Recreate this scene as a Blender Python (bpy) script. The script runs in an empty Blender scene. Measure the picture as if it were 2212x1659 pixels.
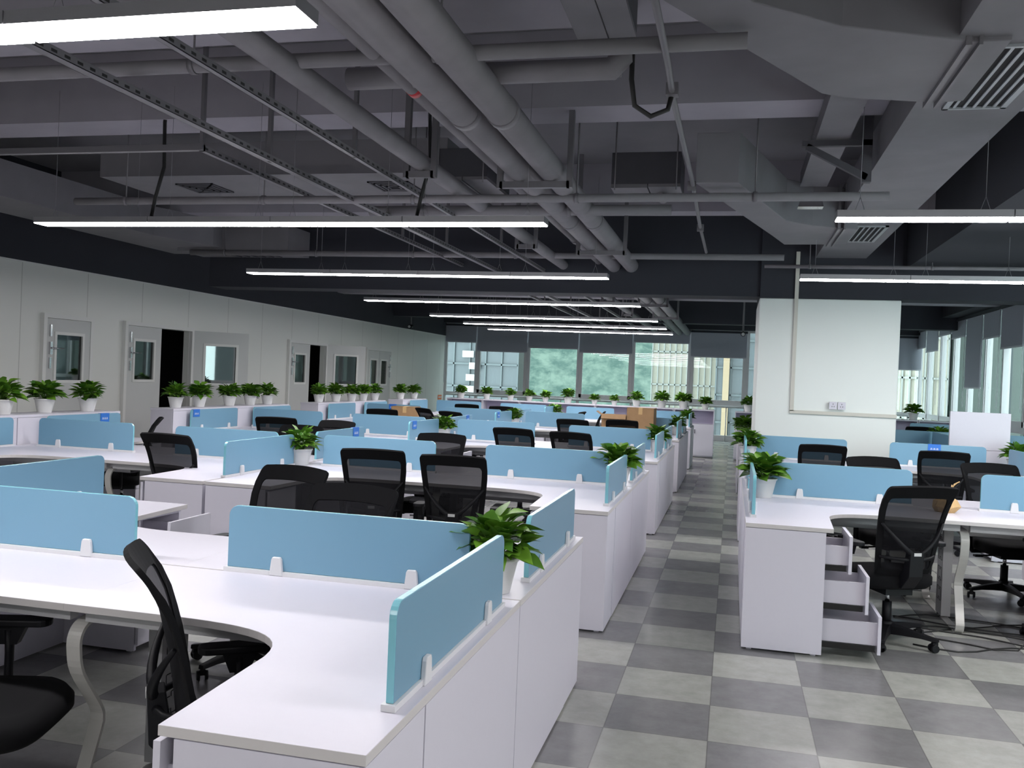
import bpy, bmesh, math, random
from mathutils import Matrix, Vector

# ------------------------------------------------------------------ camera, world, exposure
SC = bpy.context.scene
COL = SC.collection
PI = math.pi
CAM_H = 1.5514
cam_data = bpy.data.cameras.new('camera')
cam_data.sensor_width = 36.0
cam_data.sensor_fit = 'HORIZONTAL'
cam_data.lens = 1959.317 / 2212 * 36.0
cam_data.clip_start = 0.05
cam_data.clip_end = 2000
cam = bpy.data.objects.new('camera', cam_data)
COL.objects.link(cam)
_r = Vector((0.970785, 0.236316, 0.041602))
_u = Vector((-0.042156, -0.002709, 0.999107))
_f = Vector((-0.236218, 0.971673, -0.007332))
# the fit's axes: rows are camera right, up and forward in the room's x (across), y (along the aisle), z
cam.matrix_world = Matrix(((_r.x, _u.x, -_f.x, 0), (_r.y, _u.y, -_f.y, 0), (_r.z, _u.z, -_f.z, CAM_H), (0, 0, 0, 1)))
SC.camera = cam

SC.view_settings.view_transform = 'Standard'
SC.view_settings.look = 'None'
SC.view_settings.gamma = 1.0
SC.view_settings.use_curve_mapping = False
SC.view_settings.exposure = 0.0
try:
    SC.cycles.max_bounces = 8
    SC.cycles.diffuse_bounces = 4
    SC.cycles.transparent_max_bounces = 16
    SC.cycles.sample_clamp_indirect = 4.0
    SC.cycles.use_denoising = True
except Exception:
    pass

world = bpy.data.worlds.new('overcast_sky')
SC.world = world
world.use_nodes = True
bg = world.node_tree.nodes['Background']
bg.inputs[0].default_value = (0.80, 0.92, 0.95, 1)
bg.inputs[1].default_value = 8.5

LAMP_STRENGTH = 46.0

# ------------------------------------------------------------------ materials
def mat(name, col, rough=0.5, metal=0.0, spec=0.5, noise=None, bump=None, emit=None, alpha=None, coat=0.0):
    m = bpy.data.materials.new(name)
    m.use_nodes = True
    nt = m.node_tree
    b = nt.nodes['Principled BSDF']
    b.inputs['Base Color'].default_value = (*col, 1)
    b.inputs['Roughness'].default_value = rough
    b.inputs['Metallic'].default_value = metal
    b.inputs['Specular IOR Level'].default_value = spec
    if coat:
        b.inputs['Coat Weight'].default_value = coat
    if noise:
        scale, amt = noise
        tc = nt.nodes.new('ShaderNodeTexCoord')
        n = nt.nodes.new('ShaderNodeTexNoise')
        n.inputs['Scale'].default_value = scale
        n.inputs['Detail'].default_value = 5
        nt.links.new(tc.outputs['Object'], n.inputs['Vector'])
        r = nt.nodes.new('ShaderNodeMapRange')
        r.inputs['To Min'].default_value = 1 - amt
        r.inputs['To Max'].default_value = 1 + amt
        nt.links.new(n.outputs['Fac'], r.inputs['Value'])
        x = nt.nodes.new('ShaderNodeVectorMath')
        x.operation = 'SCALE'
        x.inputs[0].default_value = col
        nt.links.new(r.outputs['Result'], x.inputs['Scale'])
        nt.links.new(x.outputs['Vector'], b.inputs['Base Color'])
        if bump:
            bp = nt.nodes.new('ShaderNodeBump')
            bp.inputs['Strength'].default_value = bump
            bp.inputs['Distance'].default_value = 0.01
            nt.links.new(n.outputs['Fac'], bp.inputs['Height'])
            nt.links.new(bp.outputs['Normal'], b.inputs['Normal'])
    if emit:
        b.inputs['Emission Color'].default_value = (*emit[0], 1)
        b.inputs['Emission Strength'].default_value = emit[1]
    if alpha is not None:
        out = nt.nodes['Material Output']
        tr = nt.nodes.new('ShaderNodeBsdfTransparent')
        mx = nt.nodes.new('ShaderNodeMixShader')
        mx.inputs[0].default_value = alpha
        nt.links.new(tr.outputs[0], mx.inputs[1])
        nt.links.new(b.outputs[0], mx.inputs[2])
        nt.links.new(mx.outputs[0], out.inputs[0])
    return m

def glass_mat(name, tint, gloss):
    m = bpy.data.materials.new(name)
    m.use_nodes = True
    nt = m.node_tree
    nt.nodes.remove(nt.nodes['Principled BSDF'])
    out = nt.nodes['Material Output']
    tr = nt.nodes.new('ShaderNodeBsdfTransparent')
    tr.inputs[0].default_value = (*tint, 1)
    gl = nt.nodes.new('ShaderNodeBsdfGlossy')
    gl.inputs['Color'].default_value = (0.9, 0.95, 0.95, 1)
    gl.inputs['Roughness'].default_value = 0.02
    mx = nt.nodes.new('ShaderNodeMixShader')
    mx.inputs[0].default_value = gloss
    nt.links.new(tr.outputs[0], mx.inputs[1])
    nt.links.new(gl.outputs[0], mx.inputs[2])
    nt.links.new(mx.outputs[0], out.inputs[0])
    return m

M = {}
M['white'] = mat('white_laminate', (0.674, 0.657, 0.736), 0.38, spec=0.4, noise=(40, 0.012))
M['edge'] = mat('white_edge_banding', (0.62, 0.595, 0.59), 0.45)
M['inner'] = mat('white_board_inside', (0.58, 0.56, 0.63), 0.5)
M['blue'] = mat('pale_blue_panel_face', (0.17, 0.335, 0.46), 0.33, spec=0.45)
M['blue_edge'] = mat('aqua_panel_edge', (0.22, 0.55, 0.64), 0.2, spec=0.6)
M['clip'] = mat('white_plastic_clip', (0.75, 0.75, 0.77), 0.35)
M['card'] = mat('royal_blue_card', (0.025, 0.16, 0.58), 0.35)
M['letter'] = mat('white_print', (0.75, 0.8, 0.9), 0.5)
M['black'] = mat('black_plastic', (0.006, 0.006, 0.008), 0.5, spec=0.25)
M['fabric'] = mat('black_seat_fabric', (0.005, 0.005, 0.006), 0.9, spec=0.2, noise=(300, 0.2))
M['mesh'] = mat('black_chair_mesh', (0.006, 0.006, 0.008), 0.85, spec=0.2, noise=(200, 0.2), alpha=0.93)
M['grey_pl'] = mat('light_grey_label', (0.6, 0.6, 0.6), 0.4)
M['chrome'] = mat('chrome_steel', (0.6, 0.6, 0.62), 0.15, metal=1.0)
M['legmetal'] = mat('cream_powder_coated_steel', (0.56, 0.55, 0.52), 0.25, spec=0.6)
M['greymetal'] = mat('grey_powder_coated_steel', (0.446, 0.446, 0.459), 0.3, spec=0.6)
M['slide'] = mat('black_drawer_slide', (0.02, 0.02, 0.02), 0.3, metal=0.5)
M['pot'] = mat('white_plant_pot', (0.72, 0.72, 0.72), 0.35, noise=(14, 0.03), bump=0.15)
M['soil'] = mat('dark_soil', (0.03, 0.02, 0.012), 0.95, noise=(60, 0.4))
M['stem'] = mat('green_plant_stem', (0.10, 0.22, 0.03), 0.5)
M['alu'] = mat('aluminium_lamp_housing', (0.42, 0.42, 0.44), 0.35, metal=0.7)
M['lamp'] = mat('lit_lamp_diffuser', (0.9, 0.9, 0.9), 0.5, emit=((1.0, 0.97, 0.98), LAMP_STRENGTH))
M['wire'] = mat('thin_steel_wire', (0.3, 0.3, 0.32), 0.4, metal=0.6)
M['cable'] = mat('black_cable', (0.015, 0.015, 0.015), 0.5)
M['ceil'] = mat('dark_painted_concrete', (0.205, 0.20, 0.222), 0.85, noise=(1.4, 0.25), bump=0.2)
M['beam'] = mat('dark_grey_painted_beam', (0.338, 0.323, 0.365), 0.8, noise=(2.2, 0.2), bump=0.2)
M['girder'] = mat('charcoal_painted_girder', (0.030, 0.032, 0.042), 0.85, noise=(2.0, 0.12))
M['pipe'] = mat('dark_grey_pipe_lagging', (0.194, 0.186, 0.203), 0.6, noise=(5, 0.2))
M['duct'] = mat('dark_grey_duct_board', (0.172, 0.167, 0.184), 0.65, noise=(3, 0.2), bump=0.25)
M['unit'] = mat('charcoal_fan_unit', (0.060, 0.060, 0.072), 0.6, noise=(6, 0.2))
M['tray'] = mat('grey_cable_tray', (0.17, 0.165, 0.18), 0.5, metal=0.3)
M['vent'] = mat('aluminium_vent_grille', (0.36, 0.38, 0.40), 0.4, metal=0.3)
M['dark'] = mat('painted_darkness', (0.01, 0.01, 0.012), 0.9)  # near-black colour standing in for the shade of unlit depths
M['red'] = mat('red_marking_tape', (0.5, 0.03, 0.04), 0.5)
M['colwhite'] = mat('white_painted_column', (0.824, 0.855, 0.834), 0.6, noise=(1.5, 0.02))
M['trunk'] = mat('cream_wall_trunking', (0.62, 0.60, 0.54), 0.5)
M['frame'] = mat('grey_aluminium_window_frame', (0.619, 0.610, 0.628), 0.45, metal=0.2)
M['blind'] = mat('charcoal_roller_blind', (0.352, 0.361, 0.423), 0.85, noise=(30, 0.05))
M['blindrail'] = mat('pale_blind_rail', (0.5, 0.5, 0.55), 0.4)
M['doorleaf'] = mat('pale_grey_door_leaf', (0.60, 0.61, 0.60), 0.45, noise=(3, 0.02))
M['doorframe'] = mat('white_door_frame', (0.78, 0.78, 0.76), 0.4)
M['cardboard'] = mat('brown_cardboard', (0.36, 0.22, 0.11), 0.8, noise=(14, 0.12))
M['kraft'] = mat('tan_kraft_paper', (0.60, 0.40, 0.19), 0.8, noise=(20, 0.1))
M['cream_bld'] = mat('cream_tiled_building', (0.276, 0.257, 0.213), 0.8)
M['grey_bld'] = mat('grey_glass_building', (0.050, 0.060, 0.069), 0.4)
M['grey_bld2'] = mat('grey_building_band', (0.066, 0.079, 0.086), 0.6)
M['whitepanel'] = mat('bright_white_panel', (0.308, 0.317, 0.317), 0.5)
M['litwin'] = mat('pale_window_panel', (0.245, 0.252, 0.238), 0.5)
M['yellow'] = mat('pale_orange_pillar', (0.240, 0.173, 0.106), 0.6)
M['mint'] = mat('mint_grey_facade', (0.046, 0.057, 0.052), 0.7)
M['mint2'] = mat('blue_grey_facade', (0.032, 0.040, 0.043), 0.7)
M['skirt'] = mat('grey_skirting', (0.2, 0.2, 0.21), 0.5)
M['shelfback'] = mat('lilac_cabinet_interior', (0.50, 0.46, 0.60), 0.5)
M['orange'] = mat('orange_notice', (0.75, 0.2, 0.08), 0.5)
GLASS = glass_mat('tinted_window_glass', (0.88, 0.93, 0.92), 0.03)
DGLASS = glass_mat('dark_door_glass', (0.30, 0.32, 0.33), 0.14)

def leaf_mat(name, c1, c2):
    m = mat(name, c1, 0.38, spec=0.5)
    nt = m.node_tree
    b = nt.nodes['Principled BSDF']
    oi = nt.nodes.new('ShaderNodeNewGeometry')
    mx = nt.nodes.new('ShaderNodeMix')
    mx.data_type = 'RGBA'
    mx.inputs[6].default_value = (*c1, 1)
    mx.inputs[7].default_value = (*c2, 1)
    nt.links.new(oi.outputs['Random Per Island'], mx.inputs[0])
    nt.links.new(mx.outputs[2], b.inputs['Base Color'])
    b.inputs['Subsurface Weight'].default_value = 0.0
    return m
M['leaf'] = leaf_mat('glossy_green_leaf', (0.030, 0.115, 0.010), (0.16, 0.34, 0.030))

def floor_material():
    m = bpy.data.materials.new('checkered_vinyl_tiles')
    m.use_nodes = True
    nt = m.node_tree
    N, L = nt.nodes, nt.links
    b = N['Principled BSDF']
    tc = N.new('ShaderNodeTexCoord')
    mp = N.new('ShaderNodeMapping')
    T = 0.4572
    mp.inputs['Location'].default_value = (0.0414 / T, -4.0542 / T + 40, 0)
    mp.inputs['Scale'].default_value = (1 / T, 1 / T, 1)
    L.new(tc.outputs['Object'], mp.inputs['Vector'])
    sep = N.new('ShaderNodeSeparateXYZ')
    L.new(mp.outputs[0], sep.inputs[0])
    def mth(op, a, bb=None):
        n = N.new('ShaderNodeMath')
        n.operation = op
        if isinstance(a, (int, float)):
            n.inputs[0].default_value = a
        else:
            L.new(a, n.inputs[0])
        if bb is not None:
            if isinstance(bb, (int, float)):
                n.inputs[1].default_value = bb
            else:
                L.new(bb, n.inputs[1])
        return n.outputs[0]
    fx, fy = mth('FLOOR', sep.outputs[0]), mth('FLOOR', sep.outputs[1])
    par = mth('ABSOLUTE', mth('MODULO', mth('ADD', fx, fy), 2.0))
    cb = N.new('ShaderNodeCombineXYZ')
    L.new(fx, cb.inputs[0])
    L.new(fy, cb.inputs[1])
    wn = N.new('ShaderNodeTexWhiteNoise')
    L.new(cb.outputs[0], wn.inputs['Vector'])
    ns = N.new('ShaderNodeTexNoise')
    ns.inputs['Scale'].default_value = 9
    ns.inputs['Detail'].default_value = 9
    ns.inputs['Roughness'].default_value = 0.7
    L.new(tc.outputs['Object'], ns.inputs['Vector'])
    mx = N.new('ShaderNodeMix')
    mx.data_type = 'RGBA'
    mx.inputs[6].default_value = (0.335, 0.340, 0.315, 1)
    mx.inputs[7].default_value = (0.186, 0.185, 0.188, 1)
    L.new(par, mx.inputs[0])
    var = mth('ADD', mth('MULTIPLY', wn.outputs['Value'], 0.22), 0.89)
    nv = mth('ADD', mth('MULTIPLY', ns.outputs['Fac'], 0.7), 0.65)
    # thin joint lines
    def joint(o):
        f = mth('FRACT', o)
        d = mth('MINIMUM', f, mth('SUBTRACT', 1.0, f))
        return mth('GREATER_THAN', d, 0.006)
    jm = mth('ADD', mth('MULTIPLY', mth('MULTIPLY', joint(sep.outputs[0]), joint(sep.outputs[1])), 0.35), 0.65)
    tot = mth('MULTIPLY', mth('MULTIPLY', var, nv), jm)
    sc = N.new('ShaderNodeVectorMath')
    sc.operation = 'SCALE'
    L.new(mx.outputs[2], sc.inputs[0])
    L.new(tot, sc.inputs['Scale'])
    L.new(sc.outputs[0], b.inputs['Base Color'])
    b.inputs['Roughness'].default_value = 0.27
    b.inputs['Specular IOR Level'].default_value = 0.55
    return m
M['floor'] = floor_material()

def wall_panel_material():
    m = mat('pale_wall_panel', (0.78, 0.785, 0.75), 0.32, spec=0.4)
    nt = m.node_tree
    N, L = nt.nodes, nt.links
    b = N['Principled BSDF']
    tc = N.new('ShaderNodeTexCoord')
    sep = N.new('ShaderNodeSeparateXYZ')
    L.new(tc.outputs['Object'], sep.inputs[0])
    d = N.new('ShaderNodeMath'); d.operation = 'MULTIPLY'; d.inputs[1].default_value = 1 / 1.17
    L.new(sep.outputs[1], d.inputs[0])
    f = N.new('ShaderNodeMath'); f.operation = 'FRACT'
    L.new(d.outputs[0], f.inputs[0])
    g = N.new('ShaderNodeMath'); g.operation = 'LESS_THAN'; g.inputs[1].default_value = 0.012
    L.new(f.outputs[0], g.inputs[0])
    mx = N.new('ShaderNodeMix'); mx.data_type = 'RGBA'
    mx.inputs[6].default_value = (0.78, 0.785, 0.75, 1)
    mx.inputs[7].default_value = (0.55, 0.55, 0.52, 1)
    L.new(g.outputs[0], mx.inputs[0])
    L.new(mx.outputs[2], b.inputs['Base Color'])
    return m
M['wall'] = wall_panel_material()

def hill_material():
    m = mat('hazy_wooded_hillside', (0.2, 0.4, 0.3), 0.95)
    nt = m.node_tree
    N, L = nt.nodes, nt.links
    b = N['Principled BSDF']
    b.inputs['Specular IOR Level'].default_value = 0.0
    tc = N.new('ShaderNodeTexCoord')
    n = N.new('ShaderNodeTexNoise')
    n.inputs['Scale'].default_value = 0.16
    n.inputs['Detail'].default_value = 6
    n.inputs['Roughness'].default_value = 0.75
    L.new(tc.outputs['Object'], n.inputs['Vector'])
    cr = N.new('ShaderNodeValToRGB')
    cr.color_ramp.elements[0].position = 0.42
    cr.color_ramp.elements[0].color = (0.040, 0.063, 0.056, 1)  # both greens greyed: distance haze is put into the tree colour
    cr.color_ramp.elements[1].position = 0.60
    cr.color_ramp.elements[1].color = (0.090, 0.118, 0.100, 1)
    L.new(n.outputs['Fac'], cr.inputs[0])
    L.new(cr.outputs[0], b.inputs['Base Color'])
    return m
M['hill'] = hill_material()

def tray_material():
    m = mat('perforated_grey_tray', (0.20, 0.195, 0.21), 0.5, metal=0.3)
    nt = m.node_tree
    N, L = nt.nodes, nt.links
    tc = N.new('ShaderNodeTexCoord')
    sep = N.new('ShaderNodeSeparateXYZ')
    L.new(tc.outputs['Object'], sep.inputs[0])
    def mth(op, a, b):
        n = N.new('ShaderNodeMath')
        n.operation = op
        L.new(a, n.inputs[0])
        if isinstance(b, float): n.inputs[1].default_value = b
        else: L.new(b, n.inputs[1])
        return n.outputs[0]
    slot = mth('LESS_THAN', mth('FRACT', mth('MULTIPLY', sep.outputs[1], 12.0), 0.0), 0.45)
    band = mth('MULTIPLY', mth('GREATER_THAN', sep.outputs[2], 0.012), mth('LESS_THAN', sep.outputs[2], 0.026))
    mx = N.new('ShaderNodeMix')
    mx.data_type = 'RGBA'
    mx.inputs[6].default_value = (0.20, 0.195, 0.21, 1)
    mx.inputs[7].default_value = (0.02, 0.02, 0.02, 1)
    L.new(mth('MULTIPLY', slot, band), mx.inputs[0])
    L.new(mx.outputs[2], N['Principled BSDF'].inputs['Base Color'])
    return m
M['perf'] = tray_material()

# ------------------------------------------------------------------ mesh helpers
class MB:
    """collects shapes, then becomes one mesh"""
    def __init__(self):
        self.v, self.f, self.m, self.s = [], [], [], []
    def add(self, verts, faces, mi=0, smooth=False):
        o = len(self.v)
        self.v += [tuple(p) for p in verts]
        for f in faces:
            self.f.append(tuple(i + o for i in f))
            self.m.append(mi)
            self.s.append(smooth)
        return self
    def box(self, x0, x1, y0, y1, z0, z1, mi=0):
        x0, x1 = min(x0, x1), max(x0, x1)
        y0, y1 = min(y0, y1), max(y0, y1)
        z0, z1 = min(z0, z1), max(z0, z1)
        vs = [(x, y, z) for z in (z0, z1) for y in (y0, y1) for x in (x0, x1)]
        return self.add(vs, [(0, 2, 3, 1), (4, 5, 7, 6), (0, 1, 5, 4), (2, 6, 7, 3), (0, 4, 6, 2), (1, 3, 7, 5)], mi)
    def obox(self, c, ax, ay, az, mi=0):
        """box from centre and three half vectors"""
        c, ax, ay, az = Vector(c), Vector(ax), Vector(ay), Vector(az)
        vs = [c + ax * i + ay * j + az * k for k in (-1, 1) for j in (-1, 1) for i in (-1, 1)]
        return self.add(vs, [(0, 2, 3, 1), (4, 5, 7, 6), (0, 1, 5, 4), (2, 6, 7, 3), (0, 4, 6, 2), (1, 3, 7, 5)], mi)
    def prism(self, poly, a, b, plane='xy', mi=0, side=None):
        n = len(poly)
        def P(p, h):
            if plane == 'xy': return (p[0], p[1], h)
            if plane == 'xz': return (p[0], h, p[1])
            return (h, p[0], p[1])
        vs = [P(p, a) for p in poly] + [P(p, b) for p in poly]
        self.add(vs, [tuple(range(n - 1, -1, -1)), tuple(range(n, 2 * n))], mi)
        o = len(self.v) - 2 * n
        for i in range(n):
            j = (i + 1) % n
            self.f.append((o + i, o + j, o + n + j, o + n + i))
            self.m.append(mi if side is None else side)
            self.s.append(False)
        return self
    def tube(self, pts, r, seg=8, mi=0, caps=True, smooth=True, flat=None):
        """tube along points; r number or list; flat=(kx) squashes the section sideways"""
        pts = [Vector(p) for p in pts]
        n = len(pts)
        rr = r if isinstance(r, (list, tuple)) else [r] * n
        rings = []
        t0 = (pts[1] - pts[0]).normalized()
        up = Vector((0, 0, 1)) if abs(t0.z) < 0.95 else Vector((1, 0, 0))
        nrm = (up - t0 * up.dot(t0)).normalized()
        for i in range(n):
            if i == 0: t = pts[1] - pts[0]
            elif i == n - 1: t = pts[-1] - pts[-2]
            else: t = (pts[i + 1] - pts[i]).normalized() + (pts[i] - pts[i - 1]).normalized()
            t.normalize()
            nrm = (nrm - t * nrm.dot(t))
            if nrm.length < 1e-6: nrm = Vector((1, 0, 0))
            nrm.normalize()
            bn = t.cross(nrm)
            k = flat or 1.0
            rings.append([pts[i] + nrm * math.cos(2 * PI * j / seg) * rr[i] + bn * math.sin(2 * PI * j / seg) * rr[i] * k for j in range(seg)])
        vs = [p for ring in rings for p in ring]
        fs = []
        for i in range(n - 1):
            for j in range(seg):
                k = (j + 1) % seg
                fs.append((i * seg + j, i * seg + k, (i + 1) * seg + k, (i + 1) * seg + j))
        self.add(vs, fs, mi, smooth)
        if caps:
            o = len(self.v) - n * seg
            self.f += [tuple(o + j for j in range(seg - 1, -1, -1)), tuple(o + (n - 1) * seg + j for j in range(seg))]
            self.m += [mi, mi]
            self.s += [False, False]
        return self
    def lathe(self, prof, c=(0, 0, 0), seg=20, mi=0, smooth=True, axis='z'):
        vs, fs = [], []
        n = len(prof)
        for r, z in prof:
            for j in range(seg):
                a = 2 * PI * j / seg
                p = (r * math.cos(a), r * math.sin(a), z)
                if axis == 'x': p = (p[2], p[0], p[1])
                vs.append((p[0] + c[0], p[1] + c[1], p[2] + c[2]))
        for i in range(n - 1):
            for j in range(seg):
                k = (j + 1) % seg
                fs.append((i * seg + j, i * seg + k, (i + 1) * seg + k, (i + 1) * seg + j))
        self.add(vs, fs, mi, smooth)
        o = len(self.v) - n * seg
        self.f += [tuple(o + j for j in range(seg - 1, -1, -1)), tuple(o + (n - 1) * seg + j for j in range(seg))]
        self.m += [mi, mi]
        self.s += [False, False]
        return self
    def mesh(self, name, mats):
        me = bpy.data.meshes.new(name)
        me.from_pydata(self.v, [], self.f)
        for mm in mats: me.materials.append(mm)
        me.polygons.foreach_set('material_index', self.m)
        me.polygons.foreach_set('use_smooth', self.s)
        bm = bmesh.new()
        bm.from_mesh(me)
        bmesh.ops.recalc_face_normals(bm, faces=bm.faces)
        bm.to_mesh(me)
        bm.free()
        me.update()
        return me
    def obj(self, name, mats, parent=None, bevel=0, loc=None):
        if not isinstance(mats, (list, tuple)): mats = [mats]
        o = bpy.data.objects.new(name, self.mesh(name, mats))
        COL.objects.link(o)
        if parent is not None: o.parent = parent
        if loc: o.location = loc
        if bevel:
            b = o.modifiers.new('bevel', 'BEVEL')
            b.width = bevel
            b.segments = 2
            b.limit_method = 'ANGLE'
        return o

def thing(name, label, cat, loc=(0, 0, 0), rz=0, group=None):
    o = bpy.data.objects.new(name, None)
    COL.objects.link(o)
    o.empty_display_size = 0.05
    o.location = loc
    o.rotation_euler = (0, 0, rz)
    tag(o, label, cat, group)
    return o
def tag(o, label, cat, group=None):
    o['label'] = label
    o['category'] = cat
    if group: o['group'] = group
    return o
def struct(o):
    o['kind'] = 'structure'
    return o
KIDS = {}
def dup(o, parent=None):
    c = o.copy()
    COL.objects.link(c)
    c.parent = parent
    for ch in list(o.children): dup(ch, c)
    return c
PROTO = {}
def place(key, maker, label, cat, loc, rz=0, group=None):
    """first use builds the thing, later uses copy it with all its parts"""
    if key not in PROTO:
        o = maker()
        PROTO[key] = o
    else:
        o = dup(PROTO[key])
    o.location = loc
    o.rotation_euler = (0, 0, rz)
    tag(o, label, cat, group)
    return o
def bez(p0, p1, p2, p3, n):
    out = []
    for i in range(n + 1):
        t = i / n
        a, b, c, d = (1 - t) ** 3, 3 * t * (1 - t) ** 2, 3 * t * t * (1 - t), t ** 3
        out.append((a * p0[0] + b * p1[0] + c * p2[0] + d * p3[0], a * p0[1] + b * p1[1] + c * p2[1] + d * p3[1]))
    return out
def rrect(x0, x1, y0, y1, r, top=True, bottom=False, n=6):
    pts = []
    def arc(cx, cy, a0):
        for i in range(n + 1):
            a = a0 + (PI / 2) * i / n
            pts.append((cx + r * math.cos(a), cy + r * math.sin(a)))
    if top:
        arc(x1 - r, y1 - r, 0); arc(x0 + r, y1 - r, PI / 2)
    else: pts += [(x1, y1), (x0, y1)]
    if bottom:
        arc(x0 + r, y0 + r, PI); arc(x1 - r, y0 + r, 1.5 * PI)
    else: pts += [(x0, y0), (x1, y0)]
    return pts

# ------------------------------------------------------------------ the room
WX0, WX1, WY0, WY1, SLAB = -8.5, 4.9, -3.0, 26.3, 3.95
struct(MB().box(WX0 - 0.3, WX1 + 0.3, WY0 - 0.2, WY1 + 0.3, -0.2, 0).obj('floor', M['floor']))
struct(MB().box(WX0 - 0.3, WX1 + 0.3, WY0 - 0.2, WY1 + 0.3, SLAB, SLAB + 0.2).obj('ceiling', M['ceil']))
# left wall in pieces around two open doorways
w = MB()
OPEN = [(12.13, 12.92, 2.07), (17.16, 17.88, 2.05)]
ys = WY0
for a, b, h in OPEN:
    w.box(WX0 - 0.1, WX0, ys, a, 0, 2.73)
    w.box(WX0 - 0.1, WX0, a, b, h, 2.73)
    ys = b
w.box(WX0 - 0.1, WX0, ys, WY1, 0, 2.73)
struct(w.obj('wall_left', M['wall']))
struct(MB().box(WX0 - 0.14, WX0 + 0.012, WY0, WY1, 2.73, SLAB).obj('wall_left_upper', M['girder']))
struct(MB().box(WX0, WX0 + 0.01, WY0, WY1, 2.71, 2.73).obj('trim_1', M['doorframe']))
for i, (a, b, h) in enumerate(OPEN):     # rooms behind the open doorways, their darkness painted as near-black walls
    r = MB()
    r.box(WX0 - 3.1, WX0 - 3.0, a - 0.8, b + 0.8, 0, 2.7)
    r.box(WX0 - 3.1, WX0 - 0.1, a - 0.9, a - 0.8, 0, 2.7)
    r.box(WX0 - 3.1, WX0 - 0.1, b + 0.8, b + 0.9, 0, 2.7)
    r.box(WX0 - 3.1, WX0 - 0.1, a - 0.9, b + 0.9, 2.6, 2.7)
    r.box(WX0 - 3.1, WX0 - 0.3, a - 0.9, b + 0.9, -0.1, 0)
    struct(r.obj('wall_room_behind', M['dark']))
struct(MB().box(WX0 - 0.3, WX1 + 0.3, WY0 - 0.2, WY0, 0, SLAB).obj('wall_back', M['colwhite']))

# --- beams (x direction) and the big girder at the column
def beam(name, y0, y1, z, m, x0=WX0, x1=WX1):
    return struct(MB().box(x0, x1, y0, y1, z, SLAB).obj(name, m))
beam('beam_1', 4.15, 4.75, 3.42, M['beam'])
beam('beam_2', 6.13, 6.52, 3.42, M['beam'])
beam('beam_3', 9.95, 10.22, 3.42, M['beam'])
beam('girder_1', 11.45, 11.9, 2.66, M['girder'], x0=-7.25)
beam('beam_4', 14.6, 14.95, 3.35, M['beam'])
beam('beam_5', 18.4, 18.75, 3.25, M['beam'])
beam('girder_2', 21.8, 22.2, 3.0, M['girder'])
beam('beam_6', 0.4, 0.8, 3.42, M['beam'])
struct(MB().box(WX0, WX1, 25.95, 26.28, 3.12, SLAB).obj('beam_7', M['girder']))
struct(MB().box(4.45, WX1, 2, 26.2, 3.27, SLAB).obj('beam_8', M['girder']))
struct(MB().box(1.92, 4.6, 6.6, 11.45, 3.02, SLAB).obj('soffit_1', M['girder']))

# --- column with its cable trunking
CX0, CX1, CY0, CY1 = 0.275, 1.88, 11.4, 13.0
struct(MB().box(CX0, CX1, CY0, CY1, 0, 2.64).obj('column_1', M['colwhite'], bevel=0.012))
struct(MB().box(CX0 + 0.004, CX1 - 0.004, CY0 + 0.002, CY1 - 0.004, 2.64, SLAB).obj('column_1_upper', M['girder']))
t = thing('cable_trunking', 'cream cable trunking running down and across the white column', 'cable trunking', (0.7, CY0, 0))
MB().box(-0.022, 0.022, -0.028, -0.001, 1.29, 3.2).obj('vertical_run', M['trunk'], t)
MB().box(-0.022, 1.18, -0.028, -0.001, 1.26, 1.30).obj('horizontal_run', M['trunk'], t)
for i, x in enumerate((1.165, 1.262)):
    t = thing('wall_socket', ('left' if i == 0 else 'right') + ' one of two white sockets above the trunking on the column', 'socket', (x, CY0 - 0.028, 1.375))
    MB().box(-0.044, 0.044, -0.028, 0, -0.045, 0.045).obj('back_box', M['clip'], t, bevel=0.004)
    MB().box(-0.043, 0.043, -0.034, -0.028, -0.044, 0.044).obj('face_plate', M['white'], t)
    h = MB()
    for dx, dz in ((0, 0.018), (-0.012, -0.012), (0.012, -0.012)):
        h.box(dx - 0.003, dx + 0.003, -0.0345, -0.0338, dz - 0.007, dz + 0.007)
    h.obj('pin_holes', M['black'], t)

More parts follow.
